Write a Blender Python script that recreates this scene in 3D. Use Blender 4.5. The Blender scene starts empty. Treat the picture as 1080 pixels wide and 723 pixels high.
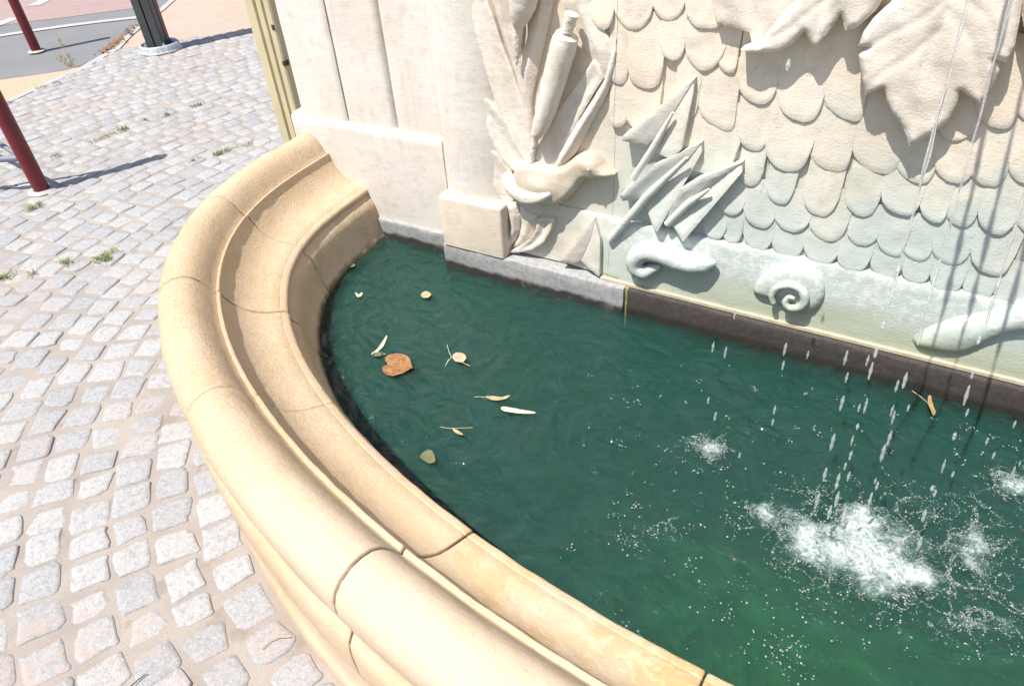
import bpy, math, random
import numpy as np
from mathutils import Vector, Matrix, noise
from mathutils.geometry import delaunay_2d_cdt
random.seed(7)
RND = random.Random(11)
sc = bpy.context.scene
COL = sc.collection
# ------------------------------------------------------------------ camera calibration
F = 735.0
CX, CY = 540.0, 361.5
CAM = Vector((0, 0, 1.6))
RX = Vector((0.8650760819616877, 0.49796600880075886, -0.0606071488923355))
RD = Vector((0.26828502367239776, -0.5613540289079139, -0.7828823668354998))
RF = Vector((-0.42387087478489976, 0.6609928201636501, -0.6192107663802272))

def ray(px, py):
    return RX*((px-CX)/F) + RD*((py-CY)/F) + RF
def onz(px, py, z=0.0):
    d = ray(px, py); t = (z-CAM.z)/d.z
    return CAM + d*t
def ony(px, py, y):
    d = ray(px, py); t = (y-CAM.y)/d.y
    return CAM + d*t

SUN_E = math.radians(63.5)
SUN_D = Vector((0.39, 0.92, 0)).normalized()

# ------------------------------------------------------------------ object helpers
def tag(o, label=None, cat=None, group=None, kind=None):
    if label: o['label'] = label
    if cat: o['category'] = cat
    if group: o['group'] = group
    if kind: o['kind'] = kind
    return o
def empty(name, loc, label, cat, group=None):
    o = bpy.data.objects.new(name, None); COL.objects.link(o); o.location = loc
    o.empty_display_size = .1
    return tag(o, label, cat, group)
def mesh(name, V, Fc, mat, parent=None, smooth=True, sharp=None, attrs=None):
    me = bpy.data.meshes.new(name)
    me.from_pydata([tuple(v) for v in V], [], Fc)
    me.update()
    if smooth:
        me.polygons.foreach_set('use_smooth', [True]*len(me.polygons))
        if sharp: me.set_sharp_from_angle(angle=math.radians(sharp))
    if attrs:
        for k, vals in attrs.items():
            a = me.attributes.new(k, 'FLOAT', 'POINT'); a.data.foreach_set('value', vals)
    me.materials.append(mat)
    o = bpy.data.objects.new(name, me); COL.objects.link(o)
    if parent:
        o.parent = parent
        o.matrix_parent_inverse = Matrix.Translation(parent.location).inverted()
    return o
class MB:
    def __init__(s): s.v = []; s.f = []
    def add(s, V, Fc):
        n = len(s.v); s.v += [tuple(v) for v in V]; s.f += [tuple(i+n for i in f) for f in Fc]
    def box(s, x0, x1, y0, y1, z0, z1, b=0.0):
        if b <= 0:
            s.add([(x0,y0,z0),(x1,y0,z0),(x1,y1,z0),(x0,y1,z0),(x0,y0,z1),(x1,y0,z1),(x1,y1,z1),(x0,y1,z1)],
                  [(3,2,1,0),(4,5,6,7),(0,1,5,4),(1,2,6,5),(2,3,7,6),(3,0,4,7)])
        else:  # rounded plan and rounded top edges
            ring = []
            for cx, cy, a0 in ((x1-b,y0+b,-90),(x1-b,y1-b,0),(x0+b,y1-b,90),(x0+b,y0+b,180)):
                for k in range(4):
                    a = math.radians(a0+30*k); ring.append((cx, cy, math.cos(a), math.sin(a)))
            L = [(z0, 1.0), (z1-b, 1.0), (z1-b*.5, .87), (z1-b*.13, .5), (z1, 0)]
            V = []
            for z, r in L:
                for cx, cy, c, n_ in ring: V.append((cx+c*b*r, cy+n_*b*r, z))
            n = len(ring); Fc = []
            for j in range(len(L)-1):
                for k in range(n):
                    Fc.append((j*n+k, j*n+(k+1)%n, (j+1)*n+(k+1)%n, (j+1)*n+k))
            Fc.append(tuple(range((len(L)-1)*n, len(L)*n))); Fc.append(tuple(reversed(range(n))))
            s.add(V, Fc)
    def tube(s, pts, rad, n=12, cap=True):
        pts = [Vector(p) for p in pts]; V = []; Fc = []
        if not isinstance(rad, (list, tuple)): rad = [rad]*len(pts)
        up = None
        for i, p in enumerate(pts):
            t = (pts[min(i+1, len(pts)-1)]-pts[max(i-1, 0)]).normalized()
            if up is None:
                up = t.cross(Vector((0.13, 0.2, 1))) if abs(t.z) < .95 else t.cross(Vector((1, 0.1, 0)))
            up = (up - t*up.dot(t)).normalized(); w = t.cross(up)
            for k in range(n):
                a = 2*math.pi*k/n
                V.append(p + (up*math.cos(a) + w*math.sin(a))*rad[i])
        for i in range(len(pts)-1):
            for k in range(n):
                Fc.append((i*n+k, i*n+(k+1)%n, (i+1)*n+(k+1)%n, (i+1)*n+k))
        if cap:
            Fc.append(tuple(reversed(range(n)))); Fc.append(tuple(range((len(pts)-1)*n, len(pts)*n)))
        s.add(V, Fc)
    def build(s, name, mat, parent=None, smooth=True, sharp=35, attrs=None):
        return mesh(name, s.v, s.f, mat, parent, smooth, sharp, attrs)

# ------------------------------------------------------------------ materials
class NT:
    def __init__(s, name):
        s.m = bpy.data.materials.new(name); s.m.use_nodes = True
        s.t = s.m.node_tree; s.n = s.t.nodes; s.b = s.n['Principled BSDF']; s.out = s.n['Material Output']
        s.geo = s.n.new('ShaderNodeNewGeometry'); s.pos = s.geo.outputs['Position']
    def link(s, a, b): s.t.links.new(a, b)
    def val(s, x, sock):
        if isinstance(x, (int, float)): sock.default_value = x
        elif isinstance(x, tuple): sock.default_value = (*x, 1) if len(x) == 3 and sock.type == 'RGBA' else x
        else: s.link(x, sock)
    def noise(s, scale, detail=4, rough=.55, vec=None, dist=0.0, color=False):
        n = s.n.new('ShaderNodeTexNoise'); n.inputs['Scale'].default_value = scale
        n.inputs['Detail'].default_value = detail; n.inputs['Roughness'].default_value = rough
        n.inputs['Distortion'].default_value = dist
        s.link(vec or s.pos, n.inputs['Vector']); return n.outputs['Color' if color else 'Fac']
    def voro(s, scale, feature='F1', vec=None, out='Distance', rnd=1.0):
        n = s.n.new('ShaderNodeTexVoronoi'); n.feature = feature; n.inputs['Scale'].default_value = scale
        n.inputs['Randomness'].default_value = rnd
        s.link(vec or s.pos, n.inputs['Vector']); return n.outputs[out]
    def ramp(s, x, a, b, smooth=True):
        n = s.n.new('ShaderNodeMapRange'); n.interpolation_type = 'SMOOTHSTEP' if smooth else 'LINEAR'
        s.val(x, n.inputs['Value']); n.inputs['From Min'].default_value = a; n.inputs['From Max'].default_value = b
        n.clamp = True if not smooth else n.clamp
        return n.outputs['Result']
    def mix(s, f, a, b, mode='MIX'):
        n = s.n.new('ShaderNodeMix'); n.data_type = 'RGBA'; n.blend_type = mode
        s.val(f, n.inputs['Factor']); s.val(a, n.inputs['A_Color'] if 'A_Color' in n.inputs else n.inputs[6])
        s.val(b, n.inputs[7]); return n.outputs[2]
    def math(s, op, a, b=0.0, clamp=False):
        n = s.n.new('ShaderNodeMath'); n.operation = op; n.use_clamp = clamp
        s.val(a, n.inputs[0]); s.val(b, n.inputs[1]); return n.outputs[0]
    def sep(s, v=None):
        n = s.n.new('ShaderNodeSeparateXYZ'); s.link(v or s.pos, n.inputs[0]); return n.outputs
    def mapping(s, scale=(1, 1, 1), rot=(0, 0, 0), vec=None):
        n = s.n.new('ShaderNodeMapping'); n.inputs['Scale'].default_value = scale; n.inputs['Rotation'].default_value = rot
        s.link(vec or s.pos, n.inputs['Vector']); return n.outputs[0]
    def attr(s, name):
        n = s.n.new('ShaderNodeAttribute'); n.attribute_name = name; return n.outputs['Fac']
    def bump(s, h, dist=.001, strength=1.0, prev=None):
        n = s.n.new('ShaderNodeBump'); n.inputs['Distance'].default_value = dist; n.inputs['Strength'].default_value = strength
        s.link(h, n.inputs['Height'])
        if prev is not None: s.link(prev, n.inputs['Normal'])
        return n.outputs['Normal']
    def fin(s, color=None, rough=None, normal=None, spec=None, **kw):
        if color is not None: s.val(color, s.b.inputs['Base Color'])
        if rough is not None: s.val(rough, s.b.inputs['Roughness'])
        if normal is not None: s.link(normal, s.b.inputs['Normal'])
        if spec is not None: s.val(spec, s.b.inputs['Specular IOR Level'])
        for k, v in kw.items(): s.val(v, s.b.inputs[k.replace('_', ' ')])
        return s.m

def simple(name, c, rough=.7, spec=.3, var=.12, scale=30, bumpd=.0008, **kw):
    t = NT(name); n = t.noise(scale, 5)
    dark = tuple(x*(1-var) for x in c); lite = tuple(min(1, x*(1+var)) for x in c)
    return t.fin(t.mix(t.ramp(n, .3, .7), dark, lite), rough, t.bump(t.noise(scale*4, 4), bumpd), spec, **kw)

def mat_ochre(outer=False):      # yellow limestone of the basin rim
    t = NT('ochre_limestone_wall' if outer else 'ochre_limestone')
    big = t.noise(2.3, 5, .6); mid = t.noise(14, 5, .65); fine = t.noise(220, 3, .7)
    c = t.mix(t.ramp(big, .3, .7), (.58, .43, .28), (.635, .50, .355))
    c = t.mix(t.math('MULTIPLY', t.ramp(mid, .45, .72), .4), c, (.52, .37, .20))
    # weathered pale crust and ochre wear towards the front right shelf
    x, y, z = t.sep()
    crust = t.math('MULTIPLY', t.ramp(t.noise(30, 6, .7, dist=.8), .50, .56), t.ramp(x, -.75, -.3))
    zone = t.ramp(x, -.85, -.2)
    oc = t.mix(zone, c, (.56, .375, .16))
    c2 = t.mix(t.math('MULTIPLY', t.ramp(t.noise(3.5, 3), .4, .6), .8), c, oc)
    c2 = t.mix(t.math('MULTIPLY', crust, .55), c2, (.68, .56, .40))
    pits = t.ramp(t.noise(120, 2, .5), .70, .76)
    c2 = t.mix(t.math('MULTIPLY', pits, .5), c2, (.26, .18, .10))
    c2 = t.mix(t.math('MULTIPLY', t.ramp(t.noise(7, 6, .72, dist=.5), .52, .68), .32), c2, (.44, .36, .26))
    spots = t.ramp(t.voro(38), .055, .03)
    keep = t.ramp(t.noise(6, 2), .52, .6)
    c2 = t.mix(t.math('MULTIPLY', t.math('MULTIPLY', spots, keep), .55), c2, (.22, .16, .10))
    # algae and damp at the waterline
    wl = t.ramp(t.math('ADD', z, t.math('MULTIPLY', t.noise(25, 3), .03)), .232, .205)
    if not outer:
        c2 = t.mix(wl, c2, (.10, .085, .045)); c2 = t.mix(t.ramp(z, .19, .15), c2, (.022, .024, .016))
    else: c2 = t.mix(t.ramp(t.noise(3, 4), .35, .6), (.60, .44, .33), c2)
    gr = t.noise(135, 3, .7); near = t.ramp(t.math('ADD', x, t.math('MULTIPLY', t.noise(3, 3), .5)), -1.0, -.35)
    top = t.ramp(z, .47, .53)
    c2 = t.mix(t.math('MULTIPLY', t.math('MULTIPLY', near, top), .8), c2, t.mix(big, (.545, .43, .31), (.60, .495, .38)))
    gk = t.math('SUBTRACT', 1.0, t.math('MULTIPLY', near, .75))
    c2 = t.mix(t.math('MULTIPLY', t.math('MULTIPLY', t.ramp(gr, .5, .68), .42), gk), c2, (.40, .27, .14))
    c2 = t.mix(t.math('MULTIPLY', t.math('MULTIPLY', t.ramp(gr, .48, .34), .30), gk), c2, (.74, .62, .45))
    nb = t.bump(t.math('MULTIPLY', t.noise(150, 4, .8), gk), .0042, 1.0)
    nb = t.bump(t.noise(40, 4, .6), .003, .7, nb)
    nb = t.bump(t.math('MULTIPLY', pits, -1.0), .0012, .6, nb)
    return t.fin(c2, .88, nb, .18)

def mat_lime(name, base, dark, algae=0.0, bumpd=.0014, green=False):
    t = NT(name); x, y, z = t.sep()
    big = t.noise(3.0, 5, .6); mid = t.noise(22, 5, .65)
    c = t.mix(t.ramp(big, .32, .68), dark, base)
    c = t.mix(t.math('MULTIPLY', t.ramp(mid, .48, .72), .42), c, (dark[0]*.80, dark[1]*.76, dark[2]*.70))
    c = t.mix(t.math('MULTIPLY', t.ramp(t.noise(9, 5, .7, dist=.6), .54, .66), .35), c, (.60, .58, .555))
    pit = t.ramp(t.noise(95, 3, .6), .66, .73)
    c = t.mix(t.math('MULTIPLY', pit, .45), c, (.36, .30, .23))
    st = t.noise(1.0, 5, .65, t.mapping((28, 28, 1.6)))          # faint run-off streaks
    c = t.mix(t.math('MULTIPLY', t.ramp(st, .55, .75), .22), c, (.50, .40, .28))
    if algae:
        zz = t.math('ADD', z, t.math('MULTIPLY', t.math('SUBTRACT', t.noise(5, 5, .65), .5), .85))
        a = t.math('MULTIPLY', t.ramp(zz, .98, .52), t.ramp(t.math('ADD', x, t.math('MULTIPLY', t.noise(4, 3), .3)), -.85, -.45))
        c = t.mix(t.math('MULTIPLY', a, algae), c, (.47, .555, .525))
        jl = t.math('ADD', x, t.math('MULTIPLY', t.noise(40, 2), .002))
        jm = t.math('LESS_THAN', t.math('ABSOLUTE', t.math('ADD', jl, .779)), .0011)
        jm2 = t.math('MULTIPLY', t.math('LESS_THAN', t.math('ABSOLUTE', t.math('SUBTRACT', t.math('ADD', z, t.math('MULTIPLY', t.noise(40, 2), .002)), .516)), .0011), t.math('LESS_THAN', x, -.55))
        c = t.mix(t.math('MULTIPLY', t.math('MAXIMUM', jm, jm2), .7), c, (.30, .24, .17))
        a2 = t.ramp(t.math('ADD', z, t.math('MULTIPLY', t.noise(7, 4), .10)), .50, .38)
        a3 = t.math('MULTIPLY', a2, t.ramp(x, -1.0, -.25))
        c = t.mix(t.math('MULTIPLY', a3, algae), c, (.41, .43, .30))
    if green:
        li = t.math('MULTIPLY', t.ramp(t.noise(45, 6, .75), .48, .56), t.ramp(t.math('ADD', z, t.math('MULTIPLY', t.noise(5, 3), .12)), .42, .52))
        li = t.math('MULTIPLY', li, t.ramp(x, -1.0, -.7))
        c = t.mix(t.math('MULTIPLY', li, .8), c, (.70, .70, .66))
        fl = t.ramp(t.noise(90, 3, .7), .66, .72)
        c = t.mix(t.math('MULTIPLY', fl, .4), c, (.25, .28, .22))
    nb = t.bump(t.noise(180, 4, .75), bumpd, .7)
    nb = t.bump(t.noise(28, 4, .6, t.mapping((.4, 1, 1))), .003, .5, nb)
    return t.fin(c, .9, nb, .15)

def mat_grey(name, light, dark, thr, lo, hi):
    t = NT(name); x, y, z = t.sep()
    n = t.noise(60, 6, .75)
    c = t.mix(t.ramp(n, .35, .65), light, tuple(k*.7 for k in light))
    c = t.mix(t.ramp(t.math('ADD', z, t.math('MULTIPLY', t.math('SUBTRACT', t.noise(30, 4), .5), .03)), hi, lo), c, dark)
    c = t.mix(t.math('MULTIPLY', t.ramp(t.noise(14, 5, .7), .54, .62), thr), c, (.42, .41, .38))
    nb = t.bump(t.noise(120, 5, .8), .002, .9)
    return t.fin(c, .85, nb, .2)

def mat_granite():
    t = NT('granite_setts'); tint = t.attr('tint')
    sp = t.noise(330, 2, .5); sp2 = t.noise(140, 3, .6)
    c = t.mix(t.ramp(tint, 0, 1), (.34, .342, .35), (.435, .43, .42))
    c = t.mix(t.math('MULTIPLY', t.ramp(sp, .56, .64), .7), c, (.19, .195, .21))
    c = t.mix(t.math('MULTIPLY', t.ramp(sp2, .52, .64), .55), c, (.50, .485, .47))
    c = t.mix(t.math('MULTIPLY', t.ramp(t.noise(60, 4, .7), .46, .66), .45), c, (.20, .21, .235))
    sand = t.math('MULTIPLY', t.ramp(t.noise(1.6, 4, .6), .50, .66), t.ramp(t.noise(38, 5, .7), .42, .60))
    c = t.mix(t.math('MULTIPLY', sand, .85), c, (.42, .335, .285))
    sp3 = t.math('MULTIPLY', t.ramp(t.noise(300, 1), .62, .68), t.ramp(t.noise(3, 2), .56, .66))
    c = t.mix(t.math('MULTIPLY', sp3, .6), c, (.42, .18, .12))
    nb = t.bump(t.noise(120, 5, .7), .0028, .9)
    return t.fin(c, .8, nb, .25)

def mat_mortar():
    t = NT('sandy_mortar')
    c = t.mix(t.ramp(t.noise(5, 5), .3, .7), (.335, .295, .265), (.415, .37, .33))
    c = t.mix(t.math('MULTIPLY', t.ramp(t.noise(260, 2), .55, .65), .5), c, (.27, .225, .19))
    c = t.mix(t.math('MULTIPLY', t.ramp(t.noise(9, 5), .58, .68), .4), c, (.22, .18, .15))
    return t.fin(c, .95, t.bump(t.noise(200, 4, .8), .003, 1.0), .1)

def mat_asphalt():
    t = NT('asphalt')
    x, y, z = t.sep()
    c = t.mix(t.noise(3, 5), (.17, .175, .185), (.235, .235, .24))
    c = t.mix(t.math('MULTIPLY', t.ramp(t.noise(160, 2), .55, .65), .6), c, (.34, .335, .33))
    return t.fin(c, .9, t.bump(t.noise(220, 3), .003), .2)
def mat_speck(name, c1, c2, c3):
    t = NT(name)
    c = t.mix(t.noise(2.2, 5, .6), c1, c2)
    c = t.mix(t.math('MULTIPLY', t.ramp(t.noise(140, 2), .52, .66), .6), c, c3)
    c = t.mix(t.math('MULTIPLY', t.ramp(t.noise(7, 4), .58, .68), .25), c, tuple(k*.6 for k in c1))
    return t.fin(c, .92, t.bump(t.noise(180, 3), .002), .15)

def mat_water():
    t = NT('pool_water'); x, y, z = t.sep(); foam = t.attr('foam')
    v = t.mapping((1, 1.35, 1), (0, 0, .5))
    w1 = t.noise(9, 2, .45, v, dist=1.4); w2 = t.noise(30, 3, .5, v, dist=.8)
    str_ = t.math('ADD', .45, t.math('MULTIPLY', t.ramp(x, -1.0, .2), 1.3))
    h = t.math('ADD', w1, t.math('MULTIPLY', t.math('MULTIPLY', w2, .22), str_))
    nb = t.bump(h, .022, 1.0)
    N = t.n.new
    gl = N('ShaderNodeBsdfGlossy'); gl.inputs['Roughness'].default_value = .02; t.link(nb, gl.inputs['Normal'])
    tr = N('ShaderNodeBsdfTransparent'); tr.inputs[0].default_value = (1, 1, 1, 1)
    fr = N('ShaderNodeFresnel'); fr.inputs['IOR'].default_value = 1.38; t.link(nb, fr.inputs['Normal'])
    m1 = N('ShaderNodeMixShader'); t.link(fr.outputs[0], m1.inputs[0]); t.link(tr.outputs[0], m1.inputs[1]); t.link(gl.outputs[0], m1.inputs[2])
    # froth: white, rough, full of holes
    holes = t.math('ADD', t.math('MULTIPLY', t.noise(150, 4, .7), .6), t.math('MULTIPLY', t.noise(38, 4, .7, dist=1.2), .9))
    fm = t.ramp(t.math('ADD', foam, t.math('MULTIPLY', t.math('SUBTRACT', holes, .75), 2.3)), .45, 1.15)
    t.fin((.60, .67, .66), .35, t.bump(t.noise(260, 3, .7), .004, 1.0), .5)
    # diffuse film paints in swirling ripple tones and the sunlit green pool bottom
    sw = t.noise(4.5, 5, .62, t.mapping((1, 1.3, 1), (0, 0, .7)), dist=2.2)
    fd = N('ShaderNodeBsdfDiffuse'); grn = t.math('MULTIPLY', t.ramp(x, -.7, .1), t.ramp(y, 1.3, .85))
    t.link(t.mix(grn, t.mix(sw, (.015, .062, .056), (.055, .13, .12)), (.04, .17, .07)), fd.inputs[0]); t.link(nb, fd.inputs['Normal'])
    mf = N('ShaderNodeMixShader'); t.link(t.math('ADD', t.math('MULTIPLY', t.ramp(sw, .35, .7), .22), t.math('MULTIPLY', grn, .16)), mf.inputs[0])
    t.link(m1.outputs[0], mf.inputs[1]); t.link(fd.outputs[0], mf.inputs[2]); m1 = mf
    ha = N('ShaderNodeBsdfDiffuse'); ha.inputs[0].default_value = (.20, .31, .29, 1)
    mh = N('ShaderNodeMixShader'); t.link(t.math('MULTIPLY', t.ramp(t.math('ADD', foam, t.math('MULTIPLY', t.math('SUBTRACT', t.noise(40, 3), .5), .8)), .2, 1.0), .42), mh.inputs[0]); t.link(m1.outputs[0], mh.inputs[1]); t.link(ha.outputs[0], mh.inputs[2]); m1 = mh
    m2 = N('ShaderNodeMixShader'); t.link(t.math('MULTIPLY', fm, t.math('ADD', .45, t.math('MULTIPLY', t.ramp(foam, .55, 1.0), .42))), m2.inputs[0]); t.link(m1.outputs[0], m2.inputs[1]); t.link(t.b.outputs[0], m2.inputs[2])
    t.link(m2.outputs[0], t.out.inputs['Surface'])
    vol = N('ShaderNodeVolumePrincipled')
    vol.inputs['Color'].default_value = (.08, .35, .275, 1); vol.inputs['Density'].default_value = 12
    vol.inputs['Anisotropy'].default_value = 0
    t.link(vol.outputs[0], t.out.inputs['Volume'])
    return t.m

M = {}
M['ochre'] = mat_ochre(); M['ochre_wall'] = mat_ochre(True)
M['lime'] = mat_lime('carved_limestone', (.775, .715, .63), (.685, .61, .515), .6, .0028)
M['scale'] = mat_lime('scale_limestone', (.77, .69, .575), (.675, .58, .46), .8, .0028)
M['duck'] = mat_lime('duck_limestone', (.68, .585, .47), (.54, .445, .345), 0, .0028)
M['white'] = mat_lime('white_limestone', (.735, .69, .63), (.66, .60, .53), 0)
M['plinth'] = mat_lime('plinth_limestone', (.71, .635, .53), (.62, .53, .415), 0)
M['band'] = mat_lime('band_limestone', (.70, .675, .59), (.62, .59, .50), .8, .003, True)
M['greybase'] = mat_grey('grey_cement', (.40, .40, .395), (.05, .045, .04), .15, .205, .225)
M['darkbase'] = mat_grey('dark_basalt', (.082, .070, .064), (.035, .033, .027), .0, .20, .225)
M['cream'] = simple('cream_mortar', (.52, .46, .34), .9, .1)
M['moss'] = simple('mossy_mortar', (.30, .30, .14), .9, .1, .4, 60)
M['granite'] = mat_granite(); M['mortar'] = mat_mortar(); M['asphalt'] = mat_asphalt()
M['pink'] = mat_speck('pink_paving', (.50, .335, .265), (.56, .40, .33), (.42, .26, .21))
M['orange'] = mat_speck('orange_paving', (.50, .345, .235), (.55, .41, .31), (.40, .26, .18))
M['redroad'] = mat_speck('red_asphalt', (.34, .25, .235), (.40, .30, .28), (.25, .17, .16))
M['paint'] = mat_speck('road_paint', (.40, .40, .40), (.52, .52, .51), (.26, .26, .26))
M['kerb'] = mat_speck('kerb_stone', (.40, .38, .35), (.48, .46, .43), (.28, .26, .24))
M['water'] = mat_water()
M['red'] = simple('dark_red_paint', (.145, .010, .016), .38, .5, .1, 12, .0004)
M['lamp'] = simple('anthracite_paint', (.055, .058, .062), .45, .5, .12, 10, .0003)
M['galv'] = simple('galvanised_steel', (.50, .52, .54), .5, .5, .25, 40, .001, Metallic=.35)
M['steel'] = simple('grey_painted_steel', (.19, .21, .235), .5, .5, .1, 20)
M['cement'] = simple('white_cement', (.47, .44, .41), .9, .1)
M['yellow'] = simple('cream_yellow_paint', (.53, .465, .30), .6, .3, .08, 6, .0006)
M['dark'] = simple('matte_dark', (.05, .045, .04), .7, .3)
M['poolfloor'] = simple('pool_floor', (.012, .045, .038), .9, .1, .3, 8)

def mat_leaf(name, c1, c2, rough=.6):
    t = NT(name); n = t.noise(60, 4, .65)
    return t.fin(t.mix(t.ramp(n, .3, .7), c1, c2), rough, t.bump(t.noise(150, 3), .001), .3)
M['leaf_brown'] = mat_leaf('brown_leaf', (.20, .085, .035), (.38, .20, .09))
M['leaf_pink'] = mat_leaf('pink_leaf', (.50, .26, .17), (.66, .42, .30))
M['leaf_tan'] = mat_leaf('tan_leaf', (.33, .25, .13), (.52, .42, .27))
M['leaf_pale'] = mat_leaf('pale_seed', (.50, .50, .33), (.62, .60, .45))
M['leaf_olive'] = mat_leaf('olive_leaf', (.12, .12, .06), (.20, .19, .10))
M['leaf_orange'] = mat_leaf('orange_leaf', (.30, .19, .08), (.42, .29, .14))
M['grass'] = mat_leaf('grass_blade', (.17, .23, .06), (.32, .36, .13))
M['dry'] = mat_leaf('dry_grass', (.34, .27, .12), (.46, .38, .2))

def mat_jet():
    t = NT('falling_water')
    return t.fin((.97, .985, 1.0), .03, t.bump(t.noise(45, 2, .5, t.mapping((1, 1, .2))), .002, .5), .8, IOR=1.333, Transmission_Weight=.85, Alpha=.96)
M['jet'] = mat_jet()
ts_ = NT('torn_water'); M['spray'] = ts_.fin((.80, .86, .87), .12, None, .9, IOR=1.333, Transmission_Weight=.6, Alpha=.62)
t_ = NT('bubble_film'); M['bubble'] = t_.fin((.70, .77, .75), .05, None, 1.0, IOR=1.4, Transmission_Weight=.5, Alpha=.68)

# ------------------------------------------------------------------ basin plan curve (ridge line), symmetric about XC
XC = .25
PC = [1.427469608031019, 0.6175010242619763, -0.20252734329581307, 0.27510443741409396, -0.1782218831568569, 0.03305805845293358]
def ridge_pt(th):        # th 0 = at the wall left, pi/2 = front, pi = wall right
    u = (math.pi/2-th)
    r = sum(c*u**(2*k) for k, c in enumerate(PC))
    return Vector((XC-r*math.cos(th), 1.9-r*math.sin(th)))
NP = 900
plan = [ridge_pt(math.pi*i/NP) for i in range(NP+1)]
arc = [0]
for i in range(NP): arc.append(arc[-1]+(plan[i+1]-plan[i]).length)
LTOT = arc[-1]
def plan_at(s):
    s = max(0, min(LTOT, s)); i = min(NP-1, int(np.searchsorted(arc, s, 'right'))-1)
    f = (s-arc[i])/(arc[i+1]-arc[i]); return plan[i].lerp(plan[i+1], f)
def frame(s):
    a = plan_at(s-.03 if s > .03 else 0); b = plan_at(s+.03 if s < LTOT-.03 else LTOT)
    t = (b-a).normalized(); return plan_at(s), t, Vector((-t.y, t.x))     # normal: towards the pool
def s_of(pt):
    best = min(range(NP+1), key=lambda i: (plan[i]-pt).length_squared); return arc[best]
def inward_sign():
    p, t, n = frame(LTOT/2); return 1 if n.y > 0 else -1
SG = inward_sign()
def offs(s, d, z):
    p, t, n = frame(s); q = p + n*SG*d
    return Vector((q.x, q.y, z))

# profile (offset towards the pool, height); base drop is below the roll
PROF = [(-.10, .235), (-.145, .243), (-.156, .255), (-.161, .280), (-.163, .32), (-.163, .365), (-.160, .398), (-.152, .413), (-.145, .423), (-.147, .440), (-.154, .468), (-.159, .500), (-.158, .530), (-.150, .552), (-.133, .571),
        (-.108, .582), (-.084, .585), (-.062, .580), (-.045, .567), (-.031, .548), (-.019, .527), (-.0115, .5125), (-.0070, .508), (-.0050, .5125), (-.001, .5155), (.0035, .514), (.0055, .5085),
        (.0070, .493), (.012, .484), (.022, .467), (.036, .449), (.052, .433), (.072, .419), (.095, .409), (.120, .402), (.146, .3965),
        (.1485, .3935), (.151, .3960), (.162, .3925), (.1675, .389), (.171, .383), (.171, .374), (.167, .368), (.1655, .362),
        (.170, .357), (.180, .348), (.188, .336), (.193, .320), (.196, .300), (.199, .275), (.204, .250), (.212, .222), (.224, .195), (.235, .165), (.240, .13), (.242, .06)]
def sweep(s0, s1, prof, step, chip=0.0, close=True, seed=0, jz=0.0):
    n = max(2, int((s1-s0)/step)); V = []; Fc = []; m = len(prof)
    ss = [s0+(s1-s0)*i/n for i in range(n+1)]
    # extra edge rings so that the joint arris is slightly rounded
    e = .004
    ss = [s0, s0+e*.35, s0+e] + [s for s in ss if s0+2*e < s < s1-2*e] + [s1-e, s1-e*.35, s1]
    for i, s in enumerate(ss):
        p, t, nn = frame(s)
        inset = .0022 if i in (0, len(ss)-1) else (.0007 if i in (1, len(ss)-2) else 0)
        for j, (d, z) in enumerate(prof):
            a = prof[max(0, j-1)]; b = prof[min(m-1, j+1)]
            tx, tz = b[0]-a[0], b[1]-a[1]; L = math.hypot(tx, tz) or 1
            nx, nz = -tz/L, tx/L                                     # outward normal in section
            q = Vector((s*1.0, d, z))
            w = .0016*noise.noise(Vector((s*14+seed, d*30, z*30))) + .0009*noise.noise(Vector((s*55, d*70+seed, z*70)))
            w -= inset*(1+2.2*max(0, noise.noise(Vector((d*60, z*60, seed*3.1+i*.01)))))*(1 if j > 1 else 0)
            # chips along the lip
            cnoise = noise.noise(Vector((s*9, 3.3, seed)))
            if .140 < d < .172 and z > .37 and cnoise > .35: w -= .004*(cnoise-.35)
            dd, zz = d+nx*w, z+nz*w + jz
            qq = p + nn*SG*dd
            V.append((qq.x, qq.y, zz))
    k = len(ss)
    for i in range(k-1):
        for j in range(m-1):
            Fc.append((i*m+j, i*m+j+1, (i+1)*m+j+1, (i+1)*m+j))
    if close:
        # underside and end caps
        for i in range(k-1): Fc.append((i*m, (i+1)*m, (i+1)*m+m-1, i*m+m-1))
        Fc.append(tuple(reversed(range(m)))); Fc.append(tuple(range((k-1)*m, k*m)))
    if SG < 0: pass
    return V, Fc

basin = empty('stone_basin', (XC, .9, 0), 'curved ochre limestone fountain basin with a rolled rim round the green pool', 'fountain basin')
crack_px = [(265.1, 227.2), (229, 307.5), (271, 417.8), (422.5, 581.5)]
joints = []
for px, py in crack_px:
    q = onz(px, py, .51); joints.append(s_of(Vector((q.x, q.y))))
q = onz(742, 714, .39)
best = min((((offs(s, .16, 0)-Vector((q.x, q.y, 0))).length, s) for s in np.linspace(joints[-1]+.2, LTOT/2+.6, 300)))
joints.append(float(best[1]))
pitch = joints[-1]-joints[-2]
s = joints[-1]
while s+pitch < LTOT-.25:
    s += pitch; joints.append(s)
ends = [0.0]+joints+[LTOT]
print('joints', [round(j, 3) for j in joints], LTOT)
G = .0022
for i in range(len(ends)-1):
    if i <= 5 or True:
        V, Fc = sweep(ends[i]+(G if i else -0), ends[i+1]-(G if i < len(ends)-2 else 0), PROF, .016, seed=i*7.3, jz=(.0, .001, -.001, .0015, -.0012, .001, 0, .001, 0, 0, 0, 0)[i % 12])
        o = mesh('rim_stone', V, Fc, M['ochre'], basin, True, 42)
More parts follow.
